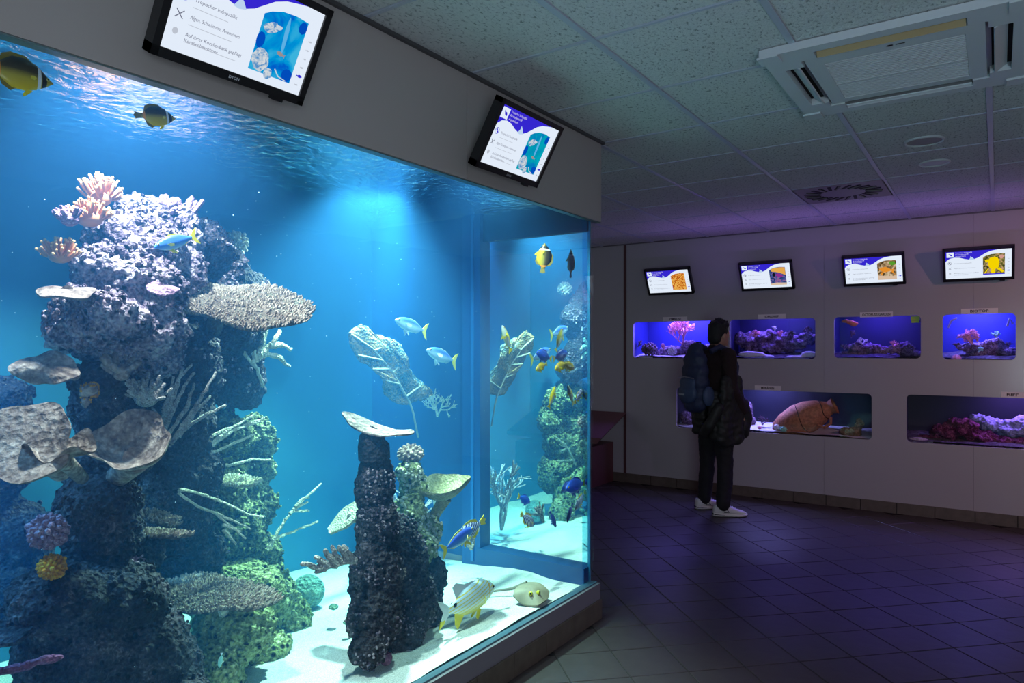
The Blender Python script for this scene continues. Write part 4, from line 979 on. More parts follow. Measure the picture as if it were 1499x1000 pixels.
def fish_sil(cx, cy, L_, rot=0, flip=1):
    pts = [(.5, 0), (.3, .16), (.05, .22), (-.2, .1), (-.32, .04), (-.5, .2), (-.44, 0), (-.5, -.2), (-.32, -.04), (-.2, -.1), (.05, -.2), (.3, -.15)]
    c, s = math.cos(R_(rot)), math.sin(R_(rot)); return [(cx + L_ * (c * x * flip - s * y), cy + L_ * (s * x * flip + c * y)) for x, y in pts]
def monitor(label, center, xaxis, up, W, H, photo, detail=1, brand=None, bracket=None):
    x = Vector(xaxis).normalized(); y = Vector(up).normalized(); z = x.cross(y)
    root = thing('monitor', label, 'monitor', (0, 0, 0), 'wall monitors')
    M = Matrix((x, y, z)).transposed().to_4x4(); M.translation = center; root.matrix_world = M
    bz = 0.020; d = 0.038
    m = MB(); b2 = 0.003
    for (x0, x1, y0, y1) in ((-W/2, W/2, H/2 - bz, H/2), (-W/2, W/2, -H/2, -H/2 + bz * 1.25), (-W/2, -W/2 + bz, -H/2, H/2), (W/2 - bz, W/2, -H/2, H/2)):
        m.bbox((x0, y0, -d), (x1, y1, 0.004))
    m.build('bezel', DARK, root, smooth=False, world=False)
    m = MB(); m.bbox((-W/2 + .004, -H/2 + .004, -d - 0.004), (W/2 - .004, H/2 - .004, -0.006)); m.bbox((-W/3, -H/3, -d - 0.025), (W/3, H/4, -d)); m.build('back_cover', DARK, root, smooth=False, world=False)
    m = MB(); m.bbox((W/2 - .10, -H/2 - .010, -.02), (W/2 - .065, -H/2 + .002, 0.0)); m.build('sensor', DARK, root, smooth=False, world=False)
    if brand: put_text('DYON', -.018, -H/2 + .008, 0.011, 0.0045, plain('logo_grey', (0.5, 0.5, 0.55), 0.4), root, 'logo', bold=0.0003)
    w, h = W - 2 * bz, H - 2.25 * bz; x0, y0 = -W/2 + bz, -H/2 + bz * 1.25
    sc_ = flat_part('screen', [(x0, y0), (x0 + w, y0), (x0 + w, y0 + h), (x0, y0 + h)], -0.003, SCRW, root)
    def P(u, v): return (x0 + u * w, y0 + (1 - v) * h)
    z1 = -0.0022
    top = [P(0, 0), P(0.86, 0)] + [P(u, v) for u, v in ((.80, .015), (.70, .05), (.62, .11), (.56, .19), (.50, .27), (.44, .315), (.38, .325), (.30, .29), (.22, .235), (.14, .22), (.07, .25), (.02, .32), (0, .38))]
    flat_part('wave_banner', top, z1, SCRB, sc_)
    flat_part('tail_print', [P(.36, .33), P(.385, .26), (P(.385, .20)), P(.42, .25), P(.45, .32), P(.40, .34)], z1 + .0005, SCRL, sc_)
    flat_part('logo_box', [P(.02, .03), P(.13, .03), P(.13, .21), P(.02, .21)], z1 + .0005, SCRW, sc_)
    flat_part('logo_fish', fish_sil(*P(.08, .12), w * .07, -35), z1 + .001, SCRB, sc_)
    for k, (ww, tt) in enumerate(((.26, 'Tropischer Indopazifik'), (.20, 'Korallenriff'), (.16, 'Aquarium'))):
        put_text(tt, *P(.155, .075 + .062 * k), h * .058, z1 + .0006, SCRWT, sc_, 'title_line', width=w * ww)
    rows = [(.455, 'Tropischer Indopazifik'), (.635, 'Algen, Schwämme, Anemonen'), (.815, 'Auf ihrer Korallenbank gepflegt')]
    for k, (v, tt) in enumerate(rows):
        put_text(tt, *P(.13, v), h * (.055 if detail else .04), z1, SCRT, sc_, 'text_line', width=w * (.28 + .05 * k))
        if detail:
            m = MB(); m.bbox((*P(.13, v + .065), z1), (*P(.36 + .06 * k, v + .058), z1 + .0003)); m.build('text_line', SCRG, sc_, smooth=False, world=False)
    put_text('Korallenbewohner', *P(.13, .875), h * .05, z1, SCRT, sc_, 'text_line', width=w * .22)
    # icons: globe, crossed cutlery, lamp
    m = MB(); N = 20
    cx, cy = P(.065, .43); r = h * .055
    for j in range(N):
        a0, a1 = 2 * math.pi * j / N, 2 * math.pi * (j + 1) / N
        m.prism([(cx + r * math.cos(a0), cy + r * math.sin(a0)), (cx + r * math.cos(a1), cy + r * math.sin(a1)), (cx + .86 * r * math.cos(a1), cy + .86 * r * math.sin(a1)), (cx + .86 * r * math.cos(a0), cy + .86 * r * math.sin(a0))], .0003, None, z1)
    m.prism(ell(cx - r * .2, cy + r * .3, r * .35, r * .3), .0003, None, z1); m.prism(ell(cx + r * .35, cy - r * .3, r * .3, r * .35), .0003, None, z1)
    m.build('icon', SCRB if detail else SCRT, sc_, smooth=False, world=False)
    cx, cy = P(.065, .625); m = MB()
    for sg in (-1, 1): m.box((cx, cy, z1), (h * .12, h * .010, .0003), Matrix.Rotation(R_(45 * sg), 3, 'Z'))
    m.build('icon', SCRT, sc_, smooth=False, world=False)
    cx, cy = P(.065, .81); m = MB(); m.prism(ell(cx, cy + h * .01, h * .03, h * .035), .0003, None, z1); m.build('icon', SCRG, sc_, smooth=False, world=False)
    for k in range(6):
        m = MB(); cx, cy = P(.955, .36 + .105 * k); m.prism(fish_sil(cx, cy, w * (.05 if k == 4 else .028)), .0003, None, z1); m.build('icon', SCRB if k == 4 else SCRG, sc_, smooth=False, world=False)
    # the photo on the right of the screen, with its own arched top
    pu0, pu1, pv0, pv1 = .575, .90, .19, .90
    ph = flat_part('photo', [P(pu0, pv1), P(pu1, pv1), P(pu1, pv0 - .02), P(.80, pv0 - .035), P(.70, pv0 - .02), P(.62, pv0 + .03), P(pu0, pv0 + .08)], z1, PH[{'reef': 'reef', 'teal': 'teal', 'worms': 'orange', 'coral': 'darkreef', 'orangefish': 'brown', 'yellowfish': 'olive'}[photo]], sc_)
    z2 = z1 + .0006
    def sub(poly, c, dz=0.0): flat_part('photo_print', poly, z2 + dz, c, sc_)
    if photo in ('reef', 'teal'):
        cw = PH['cprint']; cl = glow('print_haze', (0.12, 0.48, 0.85), 0.9); cd = glow('print_deep', (0.0, 0.08, 0.55), 0.9)
        sub(ell(*P(.64, .76), w * .062, h * .13, 20, 24, .06, 1), cw); sub(ell(*P(.655, .38), w * .065, h * .055, 18, 22, .16, 2), cw)
        sub(ell(*P(.765, .40), w * .015, h * .2, 4, 16, .1, 3), cl); sub(ell(*P(.72, .88), w * .03, h * .07, 0, 16, .12, 4), cw)
        sub(ell(*P(.87, .25), w * .03, h * .07, 0, 16, .05, 5), cd); sub(ell(*P(.60, .55), w * .03, h * .09, 0, 16, .05, 6), cd); sub(ell(*P(.86, .82), w * .04, h * .07, 0, 16, .05, 6), cd)
        sub(fish_sil(*P(.77, .62), w * .07, -10, -1), glow('print_fish', (0.35, 0.3, 0.3), 0.9)); sub(fish_sil(*P(.70, .36), w * .06, 20, 1), glow('print_white', (0.6, 0.7, 0.8), 0.9), .0003)
        m = MB(); m.tube([(*P(.76, .8), z2), (*P(.80, .87), z2), (*P(.86, .89), z2)], 0.002, 4); m.build('photo_print', glow('print_white', (0.6, 0.7, 0.8), 0.9), sc_, world=False)
    elif photo == 'coral':
        sub([P(pu0 + .03, .25), P(.66, .2), P(.80, .17), P(.895, .18), P(.895, .50), P(.82, .43), P(.72, .36), P(.62, .33)], photo_m_or)
        sub(ell(*P(.76, .50), w * .07, h * .07, -15, 18, .2, 2), glow('print_violet', (0.28, 0.03, 0.3), .9), .0003); sub([P(pu0, pv1), P(pu1, pv1), P(pu1, .82), P(.7, .80), P(pu0, .84)], glow('print_sand', (0.75, .55, .4), .9), .0003)
        sub(ell(*P(.66, .46), w * .03, h * .09, 0, 14, .2, 3), glow('print_black', (0.005, 0.008, 0.02), .9), .0006)
    elif photo == 'orangefish':
        co = glow('print_orange', (0.85, 0.30, 0.03), .9)
        sub(fish_sil(*P(.73, .52), w * .27, -8, -1), co); sub([P(.62, .62), P(.70, .58), P(.64, .74)], co, .0003); sub([P(.8, .58), P(.88, .74), P(.84, .58)], co, .0003)
        sub(ell(*P(.84, .28), w * .05, h * .09, 10, 16, .25, 4), glow('print_green', (0.10, 0.35, 0.03), .9), .0003); sub([P(pu0, pv1), P(pu1, pv1), P(pu1, .78), P(.7, .76), P(pu0, .72)], glow('print_sand', (0.75, .55, .4), .9), -.0003)
    elif photo == 'yellowfish':
        cy_ = glow('print_yellow', (0.95, 0.68, 0.0), .95)
        sub(ell(*P(.735, .50), w * .085, h * .23, 0, 22, .10, 5), cy_); sub([P(.66, .66), P(.62, .84), P(.585, .86), P(.64, .70)], cy_, .0002); sub([P(.78, .70), P(.86, .84), P(.89, .80), P(.82, .66)], cy_, .0002); sub([P(.69, .72), P(.70, .86), P(.76, .86), P(.75, .7)], cy_, .0002)
        sub([P(.60, .38), P(.66, .34), P(.68, .45), P(.62, .46)], cy_, .0002); sub(ell(*P(.85, .27), w * .035, h * .07, 0, 14, .1, 6), glow('print_pink', (0.7, .35, .3), .9))
        sub([P(pu0, pv1), P(pu1, pv1), P(pu1, .86), P(pu0, .86)], SCRB, .0004); sub(ell(*P(.595, .42), w * .012, h * .05), glow('print_black', (0.005, 0.008, 0.02), .9), .0004)
    # swivel bracket back to the wall
    if bracket:
        m = MB(); Mi = M.inverted(); a = Vector((0, 0, -d - .02)); b = Mi @ Vector(bracket)
        m.tube([a, a.lerp(b, .5), b], 0.016, 8, tip=False); m.box(a, (.10, .10, .012)); m.box(b, (.06, .10, .06), Mi.to_3x3()); m.build('wall_bracket', DARK, root, smooth=False, world=False)
    return root
photo_m_or = glow('print_orange_coral', (0.85, 0.42, 0.08), .9)
UPT = Vector((0.14, 0, 0.243)); 
for lab, yc, ph in (('large monitor hanging above the left half of the aquarium, cut by the top edge', 1.159, 'reef'), ('monitor hanging above the right end of the aquarium', 2.471, 'teal')):
    monitor(lab, (-1.650, yc, 2.310), (0, 1, 0), UPT, 0.462, 0.284, ph, 1, True, (-1.79, yc, 2.34))
UPB = Vector((0, -0.14, 0.255))
for lab, xc, ph in (('wall monitor showing an orange picture, leftmost over the small tanks', -2.80, 'worms'), ('wall monitor showing a dark violet coral picture, over the second upper tank', -1.820, 'coral'),
                    ('wall monitor showing an orange fish picture, over the third upper tank', -0.902, 'orangefish'), ('wall monitor showing a yellow fish picture, rightmost on the wall', -0.131, 'yellowfish')):
    monitor(lab, (xc, 6.93, 2.147), (1, 0, 0), UPB, 0.492, 0.290, ph, 0, False, (xc, 7.046, 2.18))

# ------------------------------------------------------------------ small wall tanks
SMALLPANE, _, _ = pane_material('small_tank_pane', (0.98, 0.98, 1.0), None)
def small_tank(k, label, back, bottom, lampcol, energy, lampx=None, depth=0.42):
    x0, x1, z0, z1 = WIN[k]; e = 0.03; y0 = BW + 0.032; y1 = y0 + depth
    t = thing('display_tank', label, 'aquarium', ((x0 + x1) / 2, y0, z0), 'small tanks set in the wall')
    def b(name, a, c, mat): m = MB(); m.bbox(a, c); return m.build(name, mat, t, smooth=False)
    b('back_panel', (x0 - e, y1, z0 - e), (x1 + e, y1 + .01, z1 + .15), back)
    b('side_panel', (x0 - e - .01, y0, z0 - e), (x0 - e, y1, z1 + .15), back); b('side_panel', (x1 + e, y0, z0 - e), (x1 + e + .01, y1, z1 + .15), back)
    b('floor_panel', (x0 - e, y0, z0 - e - .01), (x1 + e, y1, z0 - e), back); b('lid', (x0 - e, y0, z1 + .15), (x1 + e, y1, z1 + .16), BLACK)
    m = MB(); NX, NY = 30, 8; vs = []; fs = []
    for i in range(NX + 1):
        for j in range(NY + 1):
            x = x0 - e + .002 + (x1 - x0 + 2 * e - .004) * i / NX; y = y0 + .002 + (depth - .004) * j / NY
            vs.append((x, y, z0 + 0.012 + 0.02 * noise.noise(Vector((x * 6, y * 6, k))) + .05 * j / NY))
    for i in range(NX):
        for j in range(NY): q = i * (NY + 1) + j; fs.append((q, q + NY + 1, q + NY + 2, q + 1))
    m.add(vs, fs); tagp(m.build('gravel', bottom, t), kind='stuff')
    m = MB(); m.bbox((x0 - e, y0 - .006, z0 - e), (x1 + e, y0 - .002, z1 + e)); m.build('pane', SMALLPANE, t, smooth=False)
    lx = (x0 + x1) / 2 if lampx is None else lampx
    w_ = (x1 - x0) * .6 if lampx is None else .35
    m = MB(); m.bbox((lx - w_ / 2, y0 + depth * .35, z1 + .128), (lx + w_ / 2, y0 + depth * .65, z1 + .145)); m.build('lamp_housing', BLACK, t, smooth=False)
    l = lamp('tank_lamp', 'AREA', (lx, y0 + depth * .5, z1 + .12), energy, lampcol, w_, (lx, y0 + depth * .5, z0), sy=.1)
    return t
NIGHT = plain('tank_night_blue', (0.012, 0.02, 0.22), 0.6); MIDN = plain('tank_midnight', (0.010, 0.010, 0.06), 0.6); BLK2 = plain('tank_black_blue', (0.004, 0.005, 0.022), 0.6)
WSAND = plain('tank_white_sand', (0.75, 0.75, 0.8), 0.9, var=.15, bscale=200); DGRAV = rocky('tank_dark_gravel', [(0.3, (0.02, 0.02, 0.03)), (0.6, (0.18, 0.16, 0.2)), (0.75, (0.4, 0.38, 0.42))], 30, 0.8, 120)
TROCK = rocky('tank_rock', [(0.32, (0.02, 0.015, 0.03)), (0.48, (0.2, 0.13, 0.24)), (0.62, (0.6, 0.45, 0.62))], 22, 0.8, 120)
PINKC = plain('tank_pink_coral', (0.95, 0.40, 0.55), 0.6, var=.2, bscale=60); WHITC = plain('tank_white_coral', (0.85, 0.82, 0.9), 0.6, var=.15, bscale=80)
GRNC = plain('tank_green_coral', (0.35, 0.75, 0.62), 0.6, var=.2, bscale=60); MAG = rocky('tank_magenta', [(0.34, (0.015, 0.006, 0.012)), (0.5, (0.16, 0.03, 0.10)), (0.66, (0.50, 0.15, 0.32))], 26, 0.7, 120)
small_tank(1, 'bright blue wall tank with a pink coral bush, left end of the upper row', NIGHT, WSAND, (0.22, 0.17, 1.0), 20)
small_tank(2, 'dark violet wall tank behind the visitor, second in the upper row', MIDN, DGRAV, (0.18, 0.13, 1.0), 8)
small_tank(3, 'dim indigo wall tank with orange coral at its top left corner', MIDN, DGRAV, (0.14, 0.08, 1.0), 8)
small_tank(4, 'bright blue wall tank with pink coral, rightmost of the upper row', NIGHT, DGRAV, (0.20, 0.18, 1.0), 14)
small_tank(5, 'long dark wall tank holding a broken clay jar, lower row', BLK2, WSAND, (0.30, 0.30, 1.0), 9, -1.95)
small_tank(6, 'long wall tank with magenta rocks, lower row at the right edge', BLK2, DGRAV, (0.40, 0.20, 1.0), 5.5, 0.15)
YT = BW + 0.22
def yp(px, py, Y=YT): return onY(px, py, Y)
def ymp(px, Y): return (Y / ray(px, HY).y) / F
def trock(label, Y, blobs, mat, seed, name='rock', cat='rock', voxel=0.008, amp=0.02):
    mb = MB(); cs = []
    for px, py, rh, rv in blobs:
        p = yp(px, py, Y); s = ymp(px, Y); cs.append(p); mb.ball(p, (rh * s, min(rh, rv) * s * .9, rv * s), 14, 9)
    me = blob_mesh(mb, voxel, 2); so = Vector((seed, 0, 0))
    displaced(me, lambda p: amp * noise.fractal(p * 14 + so, .9, 2.1, 4) + amp * .3 * noise.noise(p * 60))
    c = sum(cs, Vector()) / len(cs); me.transform(Matrix.Translation(-c)); me.polygons.foreach_set('use_smooth', [True] * len(me.polygons)); me.name = name
    o = link_mesh(name, me, mat, None); o.location = c; return tagp(o, label, cat)
def tbush(label, px, py, Y, hpx, mat, seed, levels=4, rpx=.9, spread=.8, name='coral', nch=3, direction=Vector((0, 0, 1))):
    s = ymp(px, Y); c = yp(px, py, Y); rg = random.Random(seed); m = MB()
    def grow(p, d, ln, r, lv):
        q = p + d * ln; m.tube([p, q], [r, r * .85], 5)
        if lv <= 0: m.ball(q, r * 1.4, 5, 4); return
        for _ in range(nch):
            nd = (d + Vector((rg.uniform(-1, 1), rg.uniform(-.7, .7), rg.uniform(-.6, 1))).normalized() * spread).normalized(); grow(p.lerp(q, rg.uniform(.6, 1)), nd, ln * rg.uniform(.6, .85), r * .82, lv - 1)
    for _ in range(nch): grow(c, (Vector(direction) + Vector((rg.uniform(-1, 1), rg.uniform(-.6, .6), rg.uniform(-.2, .8))) * spread).normalized(), hpx * s * .34, rpx * s, levels - 1)
    o = m.build(name, mat, None, loc=c); return tagp(o, label, 'coral')
def tball(label, px, py, Y, hw, hh, mat, seed, n=50, name='coral'):
    s = ymp(px, Y); c = yp(px, py, Y); m = MB(); m.ball(c, (hw * s * .8, hw * s * .7, hh * s * .8), 12, 8); rg = random.Random(seed)
    for i in range(n):
        z = 1 - 2 * (i + .5) / n; a = i * 2.39996; q = math.sqrt(1 - z * z); d = Vector((q * math.cos(a) * hw, q * math.sin(a) * hw * .9, z * hh)) * s
        m.ball(c + d * .82, min(hw, hh) * s * .2 * rg.uniform(.8, 1.2), 6, 5)
    o = m.build(name, mat, None, loc=c); return tagp(o, label, 'coral')
Y1 = BW + .20
tbush('pink branching coral bush in the left upper wall tank', 1000, 505, Y1, 44, PINKC, 101, 5, 1.1, .95)
for px, py, hh, mt, sd, lb in ((972, 512, 12, PINKC, 141, 'low pink coral sprig left of the white coral ball'), (1012, 517, 10, TROCK, 142, 'dark violet tuft in front of the pink bush'), (934, 508, 14, TROCK, 143, 'violet tuft at the left end of the first upper tank'), (1036, 512, 12, WHITC, 144, 'pale tuft at the right end of the first upper tank')):
    tbush(lb, px, py, BW + .14, hh, mt, sd, 3, 1.0, .9)
tball('purple dome coral at the left of the first upper tank', 951, 511, BW + .12, 13, 10, TROCK, 102)
tball('round white coral ball below the pink bush', 984, 514, BW + .10, 7, 7, WHITC, 103)
tbush('pale coral sprig at the right of the first upper tank', 1023, 514, BW + .16, 14, WHITC, 104, 3, 1.0)
trock('violet rock behind the white coral ball', BW + .24, [(985, 515, 22, 9), (1010, 510, 14, 12), (1035, 514, 10, 10), (965, 518, 14, 6)], TROCK, 105)
trock('white sand mound at the front left of the first upper tank', BW + .08, [(944, 525, 14, 5)], WSAND, 106, 'stone', 'stone', amp=.004)
trock('dark violet ridge rock across the second upper tank', BW + .30, [(1090, 496, 22, 9), (1120, 492, 24, 8), (1150, 500, 26, 10), (1180, 496, 14, 9), (1130, 508, 50, 8)], TROCK, 107, amp=.03)
trock('white sand wave at the front of the second upper tank', BW + .10, [(1100, 519, 20, 5), (1118, 523, 16, 4), (1165, 524, 18, 4), (1185, 519, 12, 5)], WSAND, 108, 'stone', 'stone', amp=.004)
for px, py, hh, mt, sd, lb in ((1106, 494, 14, PINKC, 145, 'dim pink coral on the left of the ridge rock'), (1160, 496, 16, TROCK, 146, 'violet bush on the right of the ridge rock'), (1184, 490, 14, TROCK, 147, 'violet bush at the right end of the second upper tank'), (1142, 492, 10, PINKC, 148, 'small pink sprig in the middle of the ridge rock')):
    tbush(lb, px, py, BW + .22, hh, mt, sd, 4, .9, .9)
tbush('small pale coral sprig high in the second upper tank', 1134, 485, BW + .22, 10, WHITC, 109, 3, .7)
trock('orange crusted rock in the top left of the dim indigo tank', BW + .14, [(1238, 470, 6, 3), (1250, 474, 6, 3), (1244, 472, 5, 3)], plain('tank_orange', (0.9, 0.25, 0.08), .7, var=.3, bscale=60), 110, 'coral', 'coral', .005, .008)
trock('low bluish rubble rocks on the floor of the dim indigo tank', BW + .2, [(1260, 508, 18, 8), (1285, 512, 20, 7), (1320, 511, 18, 9), (1250, 518, 20, 5), (1335, 518, 12, 5)], TROCK, 111, amp=.03)
for px, py, hh, mt, sd, lb in ((1262, 504, 14, WHITC, 149, 'pale tuft on the left rubble of the dim indigo tank'), (1308, 508, 14, PINKC, 150, 'pinkish tuft on the right rubble of the dim indigo tank'), (1330, 512, 12, TROCK, 151, 'dark tuft at the right end of the dim indigo tank'), (1236, 512, 12, TROCK, 152, 'dark tuft at the left end of the dim indigo tank')):
    tbush(lb, px, py, BW + .16, hh, mt, sd, 3, .9, .9)
tbush('thin wavy sprig hanging at the left of the dim indigo tank', 1246, 495, BW + .18, 16, TROCK, 112, 3, .6)
m = MB(); c = yp(1340, 466, BW + .06); m.box(c, (.07, .04, .035)); m.box(c - Vector((0, 0, .03)), (.06, .03, .02)); o = m.build('feeder_cap', plain('lime_plastic', (0.55, 0.8, 0.05), .4), None, smooth=False, loc=c); tagp(o, 'lime green plastic cap in the top right of the dim indigo tank', 'cap')
tbush('pink coral bush in the middle of the rightmost upper tank', 1424, 504, BW + .14, 26, PINKC, 113, 5, 1.4, 1.1)
for px, py, hh, mt, sd, lb in ((1432, 516, 12, GRNC, 153, 'greenish tuft in front of the pink bush of the rightmost upper tank'), (1476, 510, 14, TROCK, 154, 'violet tuft at the right end of the rightmost upper tank'), (1400, 510, 12, TROCK, 155, 'violet tuft at the left of the rightmost upper tank')):
    tbush(lb, px, py, BW + .12, hh, mt, sd, 3, .9, .9)
tbush('pale green coral on the right of the rightmost upper tank', 1458, 494, BW + .18, 12, GRNC, 114, 3, 1.4, .9)
trock('dark blue rock carrying the pink and green corals', BW + .22, [(1425, 508, 20, 8), (1455, 506, 16, 10), (1475, 515, 14, 8), (1440, 517, 24, 6)], TROCK, 115)
trock('pink stone at the lower left of the rightmost upper tank', BW + .07, [(1400, 525, 7, 6)], PINKC, 116, 'stone', 'stone', .005, .006)
for pts, lab in ((((1388, 480), (1392, 470), (1400, 466)), 'curved clear pipe at the top left of the rightmost upper tank'), (((1474, 478), (1478, 466), (1483, 474)), 'curved clear pipe at the top right of the rightmost upper tank')):
    m = MB(); q = [yp(p[0], p[1], BW + .08) for p in pts]; m.tube(q, .009, 8); o = m.build('pipe', plain('pipe_pale', (0.4, 0.42, 0.6), .2), None, loc=q[0]); tagp(o, lab, 'pipe')
# broken amphora lying in the long lower tank
Ya = BW + .18; pa = yp(1132, 630, Ya); pb = yp(1222, 594, Ya); ax = (pb - pa).normalized()
MA = frame(ax, Vector((0, 1, 0))); Lj = (pb - pa).length
jar = thing('clay_jar', 'broken terracotta jar lying on pale sand in the long lower tank', 'jar', (pa + pb) / 2)
TERRA = plain('terracotta', (0.50, 0.20, 0.10), 0.75, bump=.3, bscale=40, var=.35)
m = MB(); m.lathe([(.02, 0), (.07, .05 * Lj), (.12, .2 * Lj), (.155, .42 * Lj), (.15, .60 * Lj), (.115, .78 * Lj), (.075, .88 * Lj), (.062, .93 * Lj), (.075, .99 * Lj), (.080, 1.0 * Lj), (.055, 1.0 * Lj), (.045, .9 * Lj)], 28, pa, MA); m.build('body', TERRA, jar)
m = MB()
for tt in (.50, .84):
    ring = [pa + MA @ Vector((math.cos(a) * (.155 if tt == .5 else .098), math.sin(a) * (.155 if tt == .5 else .098), tt * Lj + .008 * math.sin(3 * a))) for a in [2 * math.pi * j / 24 for j in range(25)]]
    m.tube(ring, .0035, 5, tip=False)
m.build('crack_line', plain('crack_dark', (0.03, 0.012, 0.01), .9), jar)
m = MB(); hp = [yp(1197, 622, Ya - .10), yp(1206, 626, Ya - .13), yp(1216, 620, Ya - .13), yp(1216, 611, Ya - .10)]; m.tube(hp, .014, 8, tip=False); m.build('handle', TERRA, jar)
tball('round cream shell in front of the clay jar, left of two', 1137, 625, BW + .07, 5, 4.5, WHITC, 121, 24, 'shell'); tball('round pale shell in front of the clay jar, right of two', 1147, 628, BW + .06, 6, 5, GRNC, 122, 24, 'shell')
tball('small pink shell left of the two round shells', 1112, 626, BW + .08, 3.5, 3, PINKC, 123, 16, 'shell')
tbush('bluish coral tuft left of the clay jar', 1116, 622, BW + .2, 16, TROCK, 124, 4, 1.0, .9); trock('tall bluish rock pillar beside the visitor in the long lower tank', BW + .26, [(1093, 600, 9, 16), (1094, 620, 11, 14)], TROCK, 125)
trock('brown rubble rock at the right end of the long lower tank', BW + .12, [(1245, 634, 16, 8), (1235, 640, 10, 5), (1258, 622, 6, 12)], rocky('tank_brown', [(0.3, (0.04, 0.03, 0.02)), (0.55, (0.3, 0.2, 0.1)), (0.7, (0.55, 0.42, 0.25))], 26, .7, 120), 126)
trock('brown rock at the left end of the long lower tank', BW + .14, [(1004, 612, 8, 10), (1012, 620, 9, 7)], TROCK, 127)
trock('magenta crusted rock in the lower right wall tank', BW + .2, [(1385, 632, 20, 12), (1410, 625, 20, 14), (1435, 640, 22, 10), (1370, 642, 22, 6), (1465, 648, 24, 8), (1490, 650, 14, 8)], MAG, 128, amp=.03)
trock('bluish sloping rock at the right edge in the lower right wall tank', BW + .26, [(1450, 622, 16, 12), (1480, 628, 20, 12), (1500, 625, 20, 16), (1430, 612, 10, 8)], plain('tank_blue_rock', (0.30, 0.35, 0.6), .8, bump=.6, bscale=80, var=.5), 129, amp=.03)
trock('pale flat stone at the left end of the lower right wall tank', BW + .1, [(1345, 644, 14, 4), (1355, 647, 10, 3)], plain('tank_pale_stone', (0.45, 0.38, 0.45), .8, var=.3, bscale=80), 130, 'stone', 'stone', amp=.008)
# name plates over the tanks
PLATE_M = plain('name_plate', (0.80, 0.75, 0.76), 0.4)
for txt, px0, px1, py0, py1, lab in (('SYMBIOSE', 971, 1006, 464, 470, 'name plate over the first upper tank'), ('KORALLENRIFF', 1110, 1150, 460, 467, 'name plate over the second upper tank'), ("OCTOPUS'S GARDEN", 1259, 1307, 457, 464, "name plate reading OCTOPUS'S GARDEN over the third upper tank"),
                       ('BIOTOP', 1407, 1461, 451, 460, 'name plate over the rightmost upper tank'), ('MURÄNEN', 1105, 1143, 564, 572, 'name plate over the long lower tank'), ('RIFF', 1465, 1500, 573, 583, 'name plate over the lower right tank')):
    a = onY(px0, py1, BW); b = onY(px1, py0, BW); zc = (a.z + b.z) / 2; W = b.x - a.x; H = 0.045
    t = thing('name_plate', 'small grey ' + lab, 'sign', ((a.x + b.x) / 2, BW - .002, zc), 'name plates over the wall tanks')
    m = MB(); m.bbox((-W/2, -.003, -H/2), (W/2, .002, H/2)); m.build('plate', PLATE_M, t, smooth=False, world=False)
    me = text_mesh(txt, .03, 0.0008); xs_ = [v.co.x for v in me.vertices]; k = min(1.0, W * .86 / (max(xs_) - min(xs_))); k = k if txt.startswith('OCT') else W * .5 / (max(xs_) - min(xs_))
    me.transform(Matrix.Diagonal((k, 1, 1, 1))); me.name = 'lettering'; o = link_mesh('lettering', me, BLACK, t); o.rotation_euler = (R_(90), 0, 0); o.location = (-(max(xs_) + min(xs_)) / 2 * k, -.0035, -.010)

# ------------------------------------------------------------------ ceiling fittings
ac = thing('air_conditioner', 'grey square cassette air conditioner set in the ceiling', 'air conditioner', (AC[0], AC[1], CEIL))
ac.scale = (.895, .895, 1.0); hs = .475; zb = -.035
m = MB(); sl0, sl1, sw0, sw1 = -.27, .27, .335, .415           # slot length and band
q = [(-hs, -sw1), (-sw1, -sw0), (-sw0, sw0), (sw0, sw1), (sw1, hs)]
for a in range(5):
    for b in range(5):
        x0, x1 = q[a]; y0, y1 = q[b]
        slot = (a in (1, 3) and b == 2) or (b in (1, 3) and a == 2)
        if slot:
            if a == 2: m.bbox((x0, y0, zb), (sl0, y1, zb + .03)); m.bbox((sl1, y0, zb), (x1, y1, zb + .03))
            else: m.bbox((x0, y0, zb), (x1, sl0, zb + .03)); m.bbox((x0, sl1, zb), (x1, y1, zb + .03))
        elif a == 2 and b == 2: continue
        else: m.bbox((x0, y0, zb), (x1, y1, zb + .03))
m.build('panel', WHITEP, ac, smooth=False, world=False)
for s in (-1, 1):
    for ax_ in (0, 1):
        c = (0, s * .375, zb + .02) if ax_ == 0 else (s * .375, 0, zb + .02)
        m = MB(); m.box((c[0], c[1], zb + .034), (.56, .085, .004) if ax_ == 0 else (.085, .56, .004)); m.build('slot_back', BLACK, ac, smooth=False, world=False)
        Mt = Matrix.Rotation(R_(35 * s), 3, 'X') if ax_ == 0 else Matrix.Rotation(R_(-35 * s), 3, 'Y')
        m = MB(); m.box((c[0], c[1], zb + .012), (.53, .052, .006) if ax_ == 0 else (.052, .53, .006), Mt)
        m.build('louver', plain('louver_tan', (0.42, 0.30, 0.16), .5) if (ax_ == 0 and s == -1) else WHITEP, ac, smooth=False, world=False)
        m = MB(); m.box((s * .44, s * .44 * (1 if ax_ else -1), zb - .004), (.085, .085, .008)); m.build('corner_cap', WHITEP, ac, smooth=False, world=False)
m = MB(); g0 = .325
m.bbox((-g0, -g0, zb + .004), (g0, -.25, zb + .03)); m.bbox((-g0, .27, zb + .004), (g0, g0, zb + .03)); m.bbox((-g0, -.25, zb + .004), (-.26, .27, zb + .03)); m.bbox((.26, -.25, zb + .004), (g0, .27, zb + .03))
m.build('grille_frame', WHITEP, ac, smooth=False, world=False)
m = MB(); m.bbox((-.26, -.25, zb + .022), (.26, .27, zb + .028)); m.build('filter', plain('filter_grey', (0.10, 0.09, 0.11), .8), ac, smooth=False, world=False)
